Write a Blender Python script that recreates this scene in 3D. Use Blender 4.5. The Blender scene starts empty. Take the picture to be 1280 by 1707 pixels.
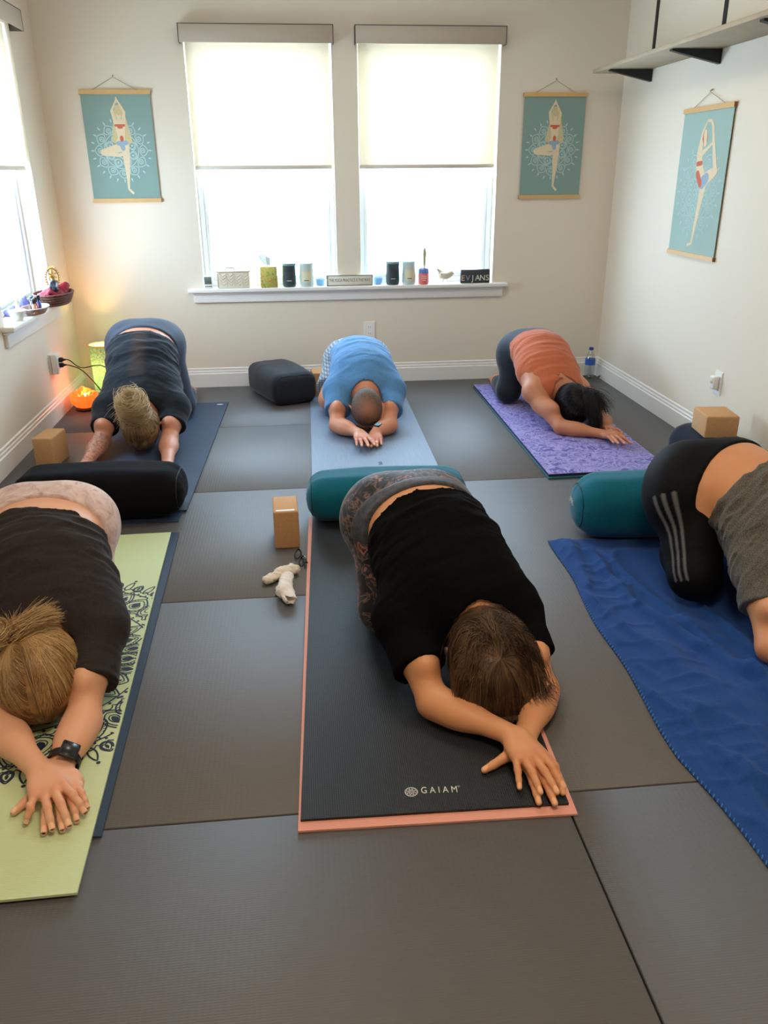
import bpy, bmesh, math, random
import numpy as np
from mathutils import Vector, Matrix, Euler

PI = math.pi
sc = bpy.context.scene
COL = sc.collection
R = math.radians
rng = random.Random(7)

# ------------------------------------------------------------------ camera
CAMH, FPX = 1.3, 1353.66
FW = np.array([0.09365523, 0.91842322, -0.38435333])
RT = np.array([0.99451135, -0.10438729, -0.00710419])
UP = np.array([0.04664626, 0.38157841, 0.92315873])
cd = bpy.data.cameras.new('camera')
cam = bpy.data.objects.new('camera', cd)
COL.objects.link(cam)
cam.matrix_world = Matrix(((RT[0], UP[0], -FW[0], 0), (RT[1], UP[1], -FW[1], 0), (RT[2], UP[2], -FW[2], CAMH), (0, 0, 0, 1)))
cd.sensor_fit = 'VERTICAL'
cd.sensor_height = 36.0
cd.lens = 36.0 * FPX / 1707.0
cd.clip_start = 0.05
sc.camera = cam

# ------------------------------------------------------------------ world, lights, exposure
sc.view_settings.view_transform = 'Standard'
sc.view_settings.look = 'None'
sc.view_settings.exposure = 0.30
sc.view_settings.gamma = 1.0
w = bpy.data.worlds.new('world')
sc.world = w
w.use_nodes = True
wn = w.node_tree.nodes
wn['Background'].inputs[0].default_value = (0.58, 0.785, 1.0, 1)
wn['Background'].inputs[1].default_value = 16.5


def area(name, loc, rot, sx, sy, power, col, portal=False):
    l = bpy.data.lights.new(name, 'AREA')
    l.shape = 'RECTANGLE'
    l.size, l.size_y = sx, sy
    l.energy = power
    l.color = col
    if portal:
        l.cycles.is_portal = True
    o = bpy.data.objects.new(name, l)
    o.location = loc
    o.rotation_euler = rot
    COL.objects.link(o)
    return o


area('portal', (-0.158, 5.56, 1.32), (R(-90), 0, 0), 0.84, 1.4, 1, (1, 1, 1), True)
area('portal', (0.844, 5.56, 1.32), (R(-90), 0, 0), 0.86, 1.4, 1, (1, 1, 1), True)
area('portal', (-1.56, 4.55, 1.32), (0, R(-90), 0), 1.4, 0.86, 1, (1, 1, 1), True)
# ceiling lamps of the room (built as fixtures further down)
area('ceiling_lamp_light', (0.35, 0.7, 2.60), (0, 0, 0), 0.6, 0.6, 25, (1.0, 0.76, 0.50))
area('ceiling_lamp_light', (0.35, 3.4, 2.60), (0, 0, 0), 0.6, 0.6, 14, (1.0, 0.84, 0.64))


def W(px, py, z=0.0):
    """point of the room at height z seen at a photo pixel"""
    d = FW + RT * (px - 640) / FPX - UP * (py - 853.5) / FPX
    p = d * ((z - CAMH) / d[2])
    return Vector((p[0], p[1], z))


def WY(px, py, y=5.406):
    d = FW + RT * (px - 640) / FPX - UP * (py - 853.5) / FPX
    p = d * (y / d[1])
    return Vector((p[0], y, p[2] + CAMH))


def WX(px, py, x):
    d = FW + RT * (px - 640) / FPX - UP * (py - 853.5) / FPX
    p = d * (x / d[0])
    return Vector((x, p[1], p[2] + CAMH))


# ------------------------------------------------------------------ materials
def srgb(r, g, b):
    f = lambda c: (c / 255 / 12.92) if c <= 10 else ((c / 255 + 0.055) / 1.055) ** 2.4
    return (f(r), f(g), f(b), 1)


class NT:
    def __init__(s, name):
        s.m = bpy.data.materials.new(name)
        s.m.use_nodes = True
        s.t = s.m.node_tree
        s.b = s.t.nodes['Principled BSDF']
        s.out = s.t.nodes['Material Output']

    def n(s, typ, **kw):
        nd = s.t.nodes.new(typ)
        for k, v in kw.items():
            if k.startswith('_'):
                setattr(nd, k[1:], v)
            else:
                key = int(k[1:]) if k[0] == 'i' and k[1:].isdigit() else k.replace('__', ' ')
                inp = nd.inputs[key]
                if isinstance(v, bpy.types.NodeSocket):
                    s.t.links.new(v, inp)
                else:
                    inp.default_value = v
        return nd

    def l(s, a, b):
        s.t.links.new(a, b)

    def math(s, op, a, b=0.0, clamp=False):
        return s.n('ShaderNodeMath', _operation=op, _use_clamp=clamp, i0=a, i1=b).outputs[0]

    def mix(s, fac, a, b, typ='MIX'):
        nd = s.t.nodes.new('ShaderNodeMix')
        nd.data_type = 'RGBA'
        nd.blend_type = typ
        for i, v in ((0, fac), (6, a), (7, b)):
            if isinstance(v, bpy.types.NodeSocket):
                s.t.links.new(v, nd.inputs[i])
            else:
                nd.inputs[i].default_value = v
        return nd.outputs[2]

    def ramp(s, fac, stops, interp='LINEAR'):
        nd = s.t.nodes.new('ShaderNodeValToRGB')
        nd.color_ramp.interpolation = interp
        el = nd.color_ramp.elements
        while len(el) < len(stops):
            el.new(0.5)
        for e, (p, c) in zip(el, stops):
            e.position = p
            e.color = c
        s.l(fac, nd.inputs[0])
        return nd.outputs[0]

    def coord(s, which='Object', scale=(1, 1, 1)):
        tc = s.n('ShaderNodeTexCoord')
        mp = s.n('ShaderNodeMapping', Vector=tc.outputs[which], Scale=scale)
        return mp.outputs[0]

    def noise(s, vec, scale, detail=3, rough=0.5, dist=0.0):
        return s.n('ShaderNodeTexNoise', Vector=vec, Scale=scale, Detail=detail, Roughness=rough, Distortion=dist).outputs[0]

    def bump(s, h, strength=0.3, dist=0.002):
        b = s.n('ShaderNodeBump', Height=h, Strength=strength, Distance=dist)
        s.l(b.outputs[0], s.b.inputs['Normal'])

    def attr(s, name):
        a = s.n('ShaderNodeAttribute', _attribute_name=name)
        return a.outputs['Fac']


def M(name, col, rough=0.6, metal=0.0, bump=0.0, bscale=80, var=0.0, vscale=6, sheen=0.0, spec=0.5, **kw):
    t = NT(name)
    b = t.b
    b.inputs['Roughness'].default_value = rough
    b.inputs['Metallic'].default_value = metal
    b.inputs['Specular IOR Level'].default_value = spec
    v = t.coord()
    if var:
        n = t.noise(v, vscale, 4, 0.6)
        d = tuple(c * (1 - var) for c in col[:3]) + (1,)
        e = tuple(min(1, c * (1 + var)) for c in col[:3]) + (1,)
        t.l(t.mix(n, d, e), b.inputs['Base Color'])
    else:
        b.inputs['Base Color'].default_value = col
    if bump:
        t.bump(t.noise(v, bscale, 3), bump, 0.003)
    if sheen:
        b.inputs['Sheen Weight'].default_value = sheen
        b.inputs['Sheen Roughness'].default_value = 0.5
    for k, val in kw.items():
        b.inputs[k.replace('__', ' ')].default_value = val
    return t.m


# ------------------------------------------------------------------ mesh helpers
def tag(o, label=None, cat=None, group=None, kind=None):
    for k, v in (('label', label), ('category', cat), ('group', group), ('kind', kind)):
        if v:
            o[k] = v
    return o


def empty(name, loc=(0, 0, 0), rz=0.0, label=None, cat=None, group=None):
    o = bpy.data.objects.new(name, None)
    o.empty_display_size = 0.1
    o.location = loc
    o.rotation_euler = (0, 0, rz)
    COL.objects.link(o)
    return tag(o, label, cat, group)


class MB:
    """collects shapes into one mesh"""

    def __init__(s):
        s.v, s.f, s.mi, s.sm = [], [], [], []
        s.cur = 0

    def add(s, vs, fs, smooth=False):
        o = len(s.v)
        s.v += [tuple(v) for v in vs]
        for f in fs:
            s.f.append([i + o for i in f])
            s.mi.append(s.cur)
            s.sm.append(smooth)

    def mat(s, i):
        s.cur = i
        return s

    def box(s, lo, hi, bev=0.0, rot=None, piv=None, seg=2):
        bm = bmesh.new()
        bmesh.ops.create_cube(bm, size=1)
        c = [(a + b) / 2 for a, b in zip(lo, hi)]
        d = [abs(b - a) for a, b in zip(lo, hi)]
        for v in bm.verts:
            v.co = Vector([v.co[i] * d[i] + c[i] for i in range(3)])
        if bev:
            bmesh.ops.bevel(bm, geom=bm.edges[:], offset=bev, segments=seg, affect='EDGES', profile=0.5)
        s.addbm(bm, rot, piv or c, bev > 0)
        return s

    def addbm(s, bm, rot=None, piv=(0, 0, 0), smooth=False):
        if rot is not None:
            Rm = rot if isinstance(rot, Matrix) else Euler(rot).to_matrix()
            p = Vector(piv)
            for v in bm.verts:
                v.co = Rm @ (v.co - p) + p
        bm.verts.index_update()
        s.add([v.co[:] for v in bm.verts], [[v.index for v in f.verts] for f in bm.faces], smooth)
        bm.free()

    def lathe(s, c, prof, n=32, axis=(0, 0, 1), smooth=True, sx=1, sy=1, caps=True):
        """prof: list of (r, h)"""
        A = Vector(axis).normalized()
        q = A.to_track_quat('Z', 'Y').to_matrix()
        vs, fs = [], []
        for r, h in prof:
            for k in range(n):
                a = 2 * PI * k / n
                vs.append(Vector(c) + q @ Vector((r * sx * math.cos(a), r * sy * math.sin(a), h)))
        for j in range(len(prof) - 1):
            for k in range(n):
                fs.append([j * n + k, j * n + (k + 1) % n, (j + 1) * n + (k + 1) % n, (j + 1) * n + k])
        if caps and prof[0][0] > 1e-6:
            fs.append(list(range(n))[::-1])
        if caps and prof[-1][0] > 1e-6:
            fs.append([(len(prof) - 1) * n + k for k in range(n)])
        s.add(vs, fs, smooth)
        return s

    def tube(s, pts, r, n=8, closed=False, smooth=True):
        pts = [Vector(p) for p in pts]
        m = len(pts)
        rs = r if isinstance(r, (list, tuple)) else [r] * m
        vs, fs = [], []
        up = None
        for i, p in enumerate(pts):
            if closed:
                t = pts[(i + 1) % m] - pts[i - 1]
            else:
                t = pts[min(i + 1, m - 1)] - pts[max(i - 1, 0)]
            t.normalize()
            if up is None:
                up = t.orthogonal().normalized()
            up = (up - t * up.dot(t))
            if up.length < 1e-6:
                up = t.orthogonal()
            up.normalize()
            sd = t.cross(up)
            for k in range(n):
                a = 2 * PI * k / n
                vs.append(p + (up * math.cos(a) + sd * math.sin(a)) * rs[i])
        for i in range(m if closed else m - 1):
            for k in range(n):
                a, b = i * n, ((i + 1) % m) * n
                fs.append([a + k, a + (k + 1) % n, b + (k + 1) % n, b + k])
        if not closed:
            fs.append(list(range(n))[::-1])
            fs.append([(m - 1) * n + k for k in range(n)])
        s.add(vs, fs, smooth)
        return s

    def ball(s, c, r, rot=None, seg=20):
        bm = bmesh.new()
        bmesh.ops.create_uvsphere(bm, u_segments=seg, v_segments=max(6, seg // 2), radius=1)
        rr = r if isinstance(r, (list, tuple)) else (r, r, r)
        for v in bm.verts:
            v.co = Vector([v.co[i] * rr[i] + c[i] for i in range(3)])
        s.addbm(bm, rot, c, True)
        return s

    def prism(s, pts2, z0, z1, fr=None):
        """polygon (x, y) extruded z0..z1; fr maps a local point to the world"""
        fr = fr or (lambda p: p)
        n = len(pts2)
        vs = [fr(Vector((x, y, z0))) for x, y in pts2] + [fr(Vector((x, y, z1))) for x, y in pts2]
        fs = [list(range(n))[::-1], [n + k for k in range(n)]]
        for k in range(n):
            fs.append([k, (k + 1) % n, n + (k + 1) % n, n + k])
        s.add(vs, fs)
        return s

    def ribbon(s, pts2, w, z, h, fr=None, closed=False):
        """flat line of width w along 2-D points, printed at height z"""
        fr = fr or (lambda p: p)
        P = [Vector(p) for p in pts2]
        m = len(P)
        vs, fs = [], []
        for i in range(m):
            t = (P[(i + 1) % m] - P[i - 1]) if closed else (P[min(i + 1, m - 1)] - P[max(i - 1, 0)])
            if t.length < 1e-9:
                t = Vector((1, 0))
            t.normalize()
            nn = Vector((-t.y, t.x)) * w / 2
            a, b = P[i] + nn, P[i] - nn
            vs += [fr(Vector((a.x, a.y, z + h))), fr(Vector((b.x, b.y, z + h)))]
        for i in range(m if closed else m - 1):
            j = (i + 1) % m
            fs.append([2 * i, 2 * i + 1, 2 * j + 1, 2 * j])
        s.add(vs, fs)
        return s

    def build(s, name, mats, parent=None, origin=None, autosmooth=True):
        me = bpy.data.meshes.new(name)
        if origin is not None:
            ox, oy, oz = origin
            vs = [(a - ox, b - oy, c - oz) for a, b, c in s.v]
        else:
            vs = s.v
        me.from_pydata(vs, [], s.f)
        mats = mats if isinstance(mats, (list, tuple)) else [mats]
        for m in mats:
            me.materials.append(m)
        me.polygons.foreach_set('material_index', s.mi)
        me.polygons.foreach_set('use_smooth', s.sm)
        me.update()
        if any(s.sm) and autosmooth:
            me.set_sharp_from_angle(angle=R(50))
        o = bpy.data.objects.new(name, me)
        COL.objects.link(o)
        if origin is not None:
            o.location = origin
        if parent:
            o.parent = parent
        return o


def text_mesh(body, size, mat, name, parent, mw, extrude=0.0004, align='CENTER', stretch=1.0):
    cu = bpy.data.curves.new(name, 'FONT')
    cu.body = body
    cu.size = size
    cu.align_x = align
    cu.align_y = 'CENTER'
    cu.extrude = extrude
    tmp = bpy.data.objects.new(name, cu)
    COL.objects.link(tmp)
    dg = bpy.context.evaluated_depsgraph_get()
    me = bpy.data.meshes.new_from_object(tmp.evaluated_get(dg))
    bpy.data.objects.remove(tmp)
    me.name = name
    me.materials.clear()
    me.materials.append(mat)
    me.transform(mw @ Matrix.Diagonal((stretch, 1, 1, 1)))
    o = bpy.data.objects.new(name, me)
    COL.objects.link(o)
    o.parent = parent
    return o


# ------------------------------------------------------------------ room shell
XL, XR, YB, ZC, YF = -1.412, 2.043, 5.406, 2.70, -1.6
WT = 0.15
t = NT('painted_wall')
v = t.coord()
t.b.inputs['Base Color'].default_value = srgb(229, 218, 200)
t.b.inputs['Roughness'].default_value = 0.75
t.bump(t.noise(v, 160, 4), 0.12, 0.001)
m_wall = t.m
m_ceil = M('ceiling_paint', srgb(235, 231, 224), 0.85)
m_trim = M('white_trim_paint', srgb(236, 233, 228), 0.35)
m_vinyl = M('white_window_vinyl', srgb(228, 230, 230), 0.35)


def struct(name, mb, mats):
    return tag(mb.build(name, mats), kind='structure')


# back wall with two openings
OPB = [(-0.585, 0.262), (0.413, 1.275)]
ZS, ZT = 0.635, 2.03
mb = MB()
mb.box((XL - WT, YB, -0.1), (XR + WT, YB + WT, ZS))
mb.box((XL - WT, YB, ZT), (XR + WT, YB + WT, ZC))
mb.box((XL - WT, YB, ZS), (OPB[0][0], YB + WT, ZT))
mb.box((OPB[0][1], YB, ZS), (OPB[1][0], YB + WT, ZT))
mb.box((OPB[1][1], YB, ZS), (XR + WT, YB + WT, ZT))
struct('wall_back', mb, m_wall)
OPL = (4.13, 4.985)
mb = MB()
mb.box((XL - WT, YF, -0.1), (XL, YB, ZS))
mb.box((XL - WT, YF, ZT), (XL, YB, ZC))
mb.box((XL - WT, YF, ZS), (XL, OPL[0], ZT))
mb.box((XL - WT, OPL[1], ZS), (XL, YB, ZT))
struct('wall_left', mb, m_wall)
struct('wall_right', MB().box((XR, YF, -0.1), (XR + WT, YB, ZC)), m_wall)
struct('wall_front', MB().box((XL - WT, YF - WT, -0.1), (XR + WT, YF, ZC)), m_wall)
struct('ceiling', MB().box((XL - WT, YF - WT, ZC), (XR + WT, YB + WT, ZC + 0.1)), m_ceil)

# floor: grey woven-vinyl mat panels laid edge to edge
t = NT('grey_tatami_vinyl')
v = t.coord()
wv1 = t.n('ShaderNodeTexWave', Vector=v, Scale=26.0, Distortion=0.6, Detail=1.0, _wave_type='BANDS', _bands_direction='X').outputs['Fac']
wv2 = t.n('ShaderNodeTexWave', Vector=v, Scale=60.0, Distortion=1.5, Detail=1.0, _wave_type='BANDS', _bands_direction='Y').outputs['Fac']
streak = t.noise(t.coord('Object', (6, 140, 1)), 3.0, 4, 0.65)
blot = t.noise(v, 1.7, 3, 0.5)
c = t.mix(streak, srgb(76, 76, 78), srgb(104, 103, 104))
c = t.mix(t.math('MULTIPLY', blot, 0.35), c, srgb(92, 92, 94))
t.l(c, t.b.inputs['Base Color'])
t.l(t.math('ADD', t.math('MULTIPLY', streak, 0.15), 0.44), t.b.inputs['Roughness'])
t.b.inputs['Specular IOR Level'].default_value = 0.55
h = t.math('ADD', t.math('MULTIPLY', wv1, 0.35), t.math('ADD', t.math('MULTIPLY', wv2, 0.6), streak))
t.bump(h, 0.35, 0.0012)
m_floor = t.m
m_under = M('dark_subfloor', srgb(38, 37, 36), 0.9)
mb = MB().mat(1)
mb.box((XL - WT, YF - WT, -0.1), (XR + WT, YB + WT, -0.02))
mb.mat(0)
G = 0.0022
ys = [1.41 + 1.01 * k for k in range(-3, 5)]
for a, b in zip(ys[:-1], ys[1:]):
    mb.box((XL - 0.05 if False else -1.466 + G, a + G, -0.02), (0.545 - G, min(b, YB + .05) - G, 0), 0.002, seg=1)
for x0 in (0.545, 1.55):
    for a in (-2.63, -0.61, 1.41, 3.43):
        mb.box((x0 + G, a + G, -0.02), (min(x0 + 1.005, XR + .05) - G, min(a + 2.02, YB + .05) - G, 0), 0.002, seg=1)
struct('floor', mb, [m_floor, m_under])


# baseboards: moulded profile
def baseboard(name, a, b, nrm):
    a, b, nrm = Vector(a), Vector(b), Vector(nrm)
    prof = [(0, 0), (0.014, 0), (0.014, 0.088), (0.0095, 0.093), (0.0095, 0.104), (0.006, 0.109), (0.006, 0.122), (0.0, 0.127)]
    vs, fs = [], []
    for p in (a, b):
        for d, z in prof:
            vs.append(p + nrm * d + Vector((0, 0, z)))
    n = len(prof)
    for k in range(n):
        fs.append([k, (k + 1) % n, n + (k + 1) % n, n + k])
    fs += [list(range(n))[::-1], list(range(n, 2 * n))]
    mb = MB()
    mb.add(vs, fs)
    struct(name, mb, m_trim)


baseboard('baseboard_back', (XL, YB, 0), (XR, YB, 0), (0, -1, 0))
baseboard('baseboard_left', (XL, YF, 0), (XL, YB, 0), (1, 0, 0))
baseboard('baseboard_right', (XR, YB, 0), (XR, YF, 0), (-1, 0, 0))

# window sills (stool + apron)
mb = MB()
mb.box((-0.685, YB - 0.05, 0.612), (1.372, YB + 0.10, 0.637), 0.005)
mb.box((-0.655, YB - 0.018, 0.548), (1.345, YB, 0.612), 0.003)
mb.box((-0.655, YB - 0.028, 0.598), (1.345, YB, 0.612), 0.004)
struct('trim_1', mb, m_trim)
mb = MB()
mb.box((XL - 0.10, 4.075, 0.612), (XL + 0.06, 5.08, 0.637), 0.005)
mb.box((XL, 4.095, 0.535), (XL + 0.018, 5.06, 0.612), 0.003)
mb.box((XL, 4.085, 0.597), (XL + 0.028, 5.07, 0.612), 0.004)
struct('trim_2', mb, m_trim)

# windows
t = NT('window_glass')
t.b.inputs['Transmission Weight'].default_value = 1.0
t.b.inputs['Roughness'].default_value = 0.0
t.b.inputs['IOR'].default_value = 1.45
t.b.inputs['Base Color'].default_value = (0.97, 0.98, 0.98, 1)
tr = t.n('ShaderNodeBsdfTransparent', Color=(0.95, 0.97, 0.97, 1))
gl = t.n('ShaderNodeBsdfGlossy', Roughness=0.02, Color=(1, 1, 1, 1))
fr_ = t.n('ShaderNodeFresnel', IOR=1.35)
geo_ = t.n('ShaderNodeNewGeometry')
fk_ = t.math('MULTIPLY', fr_.outputs[0], t.math('SUBTRACT', 1.0, geo_.outputs['Backfacing']))
mx = t.n('ShaderNodeMixShader', i0=fk_, i1=tr.outputs[0], i2=gl.outputs[0])
t.l(mx.outputs[0], t.out.inputs[0])
m_glass = t.m


def window(name, fn, w0, w1, z0, z1):
    """fn(a, d, z): a along the wall, d depth outward"""
    def bx(mb, a0, a1, d0, d1, q0, q1, bev=0.003):
        p, q = fn(a0, d0, q0), fn(a1, d1, q1)
        mb.box([min(i, j) for i, j in zip(p, q)], [max(i, j) for i, j in zip(p, q)], bev, seg=1)
    e = empty(name, fn((w0 + w1) / 2, 0.1, z0))
    tag(e, kind='structure')
    base = Vector(e.location)
    inv = Matrix.Translation(-base)

    def fin(mb, nm, mats):
        o = mb.build(nm, mats)
        o.data.transform(inv)
        o.parent = e
        return o
    mb = MB()
    d0, d1 = 0.085, 0.148
    fw = 0.030
    bx(mb, w0, w0 + fw, d0, d1, z0, z1)
    bx(mb, w1 - fw, w1, d0, d1, z0, z1)
    bx(mb, w0 + fw, w1 - fw, d0, d1, z0, z0 + 0.035)
    bx(mb, w0 + fw, w1 - fw, d0, d1, z1 - fw, z1)
    fin(mb, 'window_frame', m_vinyl)
    mid = (z0 + z1) / 2 + 0.02
    for (q0, q1, e0) in ((z0 + 0.035, mid, 0.097), (mid - 0.02, z1 - fw, 0.112)):
        mb = MB()
        s = 0.024
        bx(mb, w0 + fw, w0 + fw + s, e0, e0 + 0.02, q0, q1)
        bx(mb, w1 - fw - s, w1 - fw, e0, e0 + 0.02, q0, q1)
        bx(mb, w0 + fw + s, w1 - fw - s, e0, e0 + 0.02, q0, q0 + s)
        bx(mb, w0 + fw + s, w1 - fw - s, e0, e0 + 0.02, q1 - s, q1)
        o = fin(mb, 'sash', m_vinyl)
        mb = MB()
        bx(mb, w0 + fw + s, w1 - fw - s, e0 + 0.008, e0 + 0.012, q0 + s, q1 - s, 0)
        g = mb.build('glass_pane', m_glass)
        g.data.transform(inv)
        g.parent = o
    return e


window('window_1', lambda a, d, z: (a, YB + d, z), OPB[0][0], OPB[0][1], ZS, ZT)
window('window_2', lambda a, d, z: (a, YB + d, z), OPB[1][0], OPB[1][1], ZS, ZT)
window('window_3', lambda a, d, z: (XL - d, a, z), OPL[0], OPL[1], ZS, ZT)

# roller shades
t = NT('shade_fabric')
v = t.coord('Object', (1, 1, 14))
n1 = t.noise(v, 30, 3, 0.6)
c = t.mix(n1, srgb(248, 237, 219), srgb(252, 245, 232))
df = t.n('ShaderNodeBsdfDiffuse', Color=c)
tl = t.n('ShaderNodeBsdfTranslucent', Color=c)
mx = t.n('ShaderNodeMixShader', i0=0.25, i1=df.outputs[0], i2=tl.outputs[0])
t.l(mx.outputs[0], t.out.inputs[0])
m_shade = t.m
m_val = M('taupe_valance', srgb(188, 174, 156), 0.7, bump=0.1, bscale=300)
m_dark = M('dark_edge', srgb(92, 84, 78), 0.6)
m_rail = M('shade_rail', srgb(214, 206, 190), 0.5)


def shade(fn, w0, w1, label):
    def bx(mb, a0, a1, d0, d1, q0, q1, bev=0.002):
        p, q = fn(a0, d0, q0), fn(a1, d1, q1)
        mb.box([min(i, j) for i, j in zip(p, q)], [max(i, j) for i, j in zip(p, q)], bev, seg=1)
    e = empty('roller_shade', fn((w0 + w1) / 2, 0, 2.0), 0, label, 'window shade', 'roller shades half drawn over the windows')
    inv = Matrix.Translation(-Vector(e.location))
    mb = MB()
    bx(mb, w0 - 0.012, w1 + 0.008, -0.070, -0.064, 1.995, 2.086)
    bx(mb, w0 - 0.012, w1 + 0.008, -0.064, 0.0, 2.082, 2.086)
    mb.mat(1)
    bx(mb, w0 - 0.0165, w0 - 0.012, -0.071, 0.0, 1.993, 2.090)
    bx(mb, w1 + 0.008, w1 + 0.0125, -0.071, 0.0, 1.993, 2.090)
    bx(mb, w0 - 0.0165, w1 + 0.0125, -0.071, 0.0, 2.086, 2.090)
    o = mb.build('valance', [m_val, m_dark])
    o.data.transform(inv); o.parent = e
    mb = MB()
    p = fn(w0 + 0.004, -0.03, 2.045)
    ax = Vector(fn(1, 0, 0)) - Vector(fn(0, 0, 0))
    mb.lathe(p, [(0.022, 0), (0.022, w1 - w0 - 0.008)], 20, ax)
    o = mb.build('roller_tube', m_rail)
    o.data.transform(inv); o.parent = e
    mb = MB()
    bx(mb, w0 + 0.006, w1 - 0.012, 0.0285, 0.0295, 1.35, 2.028, 0)
    o = mb.build('shade_fabric', m_shade)
    o.data.transform(inv); o.parent = e
    mb = MB()
    bx(mb, w0 + 0.005, w1 - 0.010, 0.0245, 0.0335, 1.330, 1.352)
    o = mb.build('bottom_rail', m_rail)
    o.data.transform(inv); o.parent = e


shade(lambda a, d, z: (a, YB + d, z), *OPB[0], 'cream roller shade half down over the left window of the back wall')
shade(lambda a, d, z: (a, YB + d, z), *OPB[1], 'cream roller shade half down over the right window of the back wall')
shade(lambda a, d, z: (XL - d, a, z), *OPL, 'cream roller shade over the side window in the left wall')

# ceiling lamps (above the photographer and over the room)
m_lampg = NT('lamp_diffuser')
m_lampg.b.inputs['Emission Color'].default_value = (1, 0.86, 0.68, 1)
m_lampg.b.inputs['Emission Strength'].default_value = 2.0
m_lampg = m_lampg.m
for yy in (0.7, 3.4):
    e = empty('ceiling_light', (0.35, yy, ZC), 0, 'flush round ceiling light above the mats', 'ceiling light', 'ceiling lights')
    MB().lathe((0, 0, -0.05), [(0.20, 0.0), (0.20, 0.05)], 32).build('lamp_rim', m_trim, e)
    MB().lathe((0, 0, -0.06), [(0.0, 0.0), (0.15, 0.002), (0.19, 0.011)], 32).build('lamp_diffuser', m_lampg, e)


# ------------------------------------------------------------------ blended-surface modelling for soft bodies
def _ax(lo, hi, h, fine=()):
    """grid coordinates with spacing h, finer inside the given (lo, hi, h) spans"""
    xs = [lo]
    while xs[-1] < hi:
        x = xs[-1]
        st = h
        for a, b, hh in fine:
            if a <= x < b:
                st = min(st, hh)
            elif x < a:
                st = min(st, max(hh, (a - x) * 0.5))
            else:
                st = min(st, max(hh, (x - b) * 0.5))
        xs.append(x + st)
    return np.array(xs, dtype=np.float32)


def vnoise(x, y, z, seed=0):
    """smooth value noise, arrays in, -1..1 out"""
    xi, yi, zi = np.floor(x).astype(np.int64), np.floor(y).astype(np.int64), np.floor(z).astype(np.int64)
    fx, fy, fz = x - xi, y - yi, z - zi
    fx, fy, fz = fx * fx * (3 - 2 * fx), fy * fy * (3 - 2 * fy), fz * fz * (3 - 2 * fz)

    def hsh(a, b, c):
        n = (a * 73856093) ^ (b * 19349663) ^ (c * 83492791) ^ (seed * 2654435)
        n = (n ^ (n >> 13)) * 1274126177 & 0x7fffffff
        return (n % 10007) / 5003.5 - 1.0
    r = 0
    for dx in (0, 1):
        wx = fx if dx else 1 - fx
        for dy in (0, 1):
            wy = fy if dy else 1 - fy
            for dz in (0, 1):
                wz = fz if dz else 1 - fz
                r = r + hsh(xi + dx, yi + dy, zi + dz) * wx * wy * wz
    return r


A3 = lambda v: np.array([float(c) for c in v], dtype=np.float32)


def nrm(v):
    v = A3(v)
    return v / (np.linalg.norm(v) + 1e-9)


class Prim:
    pass


def cap(a, b, r1, r2, k=0.03, side=None, w=1.0, cut=None, sub=False):
    p = Prim()
    p.t, p.a, p.b, p.r1, p.r2, p.k = 'cap', A3(a), A3(b), r1, r2, k
    p.side = None if side is None else nrm(side)
    p.w, p.cut, p.sub = w, cut or [], sub
    return p


def chain(pts, rad, sides, ws, k=0.04, cut=None, n=12):
    """one smooth tapering tube with an elliptic section through several points"""
    p = Prim()
    P = [A3(q) for q in pts]
    m = len(P)
    out, rr, ss, ww = [], [], [], []
    for s in range(m - 1):
        p0, p1, p2, p3 = P[max(s - 1, 0)], P[s], P[s + 1], P[min(s + 2, m - 1)]
        steps = max(2, n // (m - 1))
        for i in range(steps + (1 if s == m - 2 else 0)):
            u = i / steps
            out.append(0.5 * ((2 * p1) + (-p0 + p2) * u + (2 * p0 - 5 * p1 + 4 * p2 - p3) * u * u + (-p0 + 3 * p1 - 3 * p2 + p3) * u ** 3))
            e = u * u * (3 - 2 * u)
            rr.append(rad[s] * (1 - e) + rad[s + 1] * e)
            ss.append(nrm(A3(sides[s]) * (1 - e) + A3(sides[s + 1]) * e))
            ww.append(ws[s] * (1 - e) + ws[s + 1] * e)
    p.t, p.pts, p.rr, p.ss, p.ww, p.k, p.cut, p.sub = 'chain', out, rr, ss, ww, k, cut or [], False
    return p


def ell(c, axes, rad, k=0.03, cut=None, sub=False):
    p = Prim()
    p.t, p.c, p.k, p.rad = 'ell', A3(c), k, rad
    p.ax = [nrm(a) for a in axes]
    p.cut, p.sub = cut or [], sub
    return p


def rbx(c, axes, half, r, k=0.01, cut=None, sub=False):
    p = Prim()
    p.t, p.c, p.k, p.rad, p.r = 'rbx', A3(c), k, half, r
    p.ax = [nrm(a) for a in axes]
    p.cut, p.sub = cut or [], sub
    return p


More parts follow.
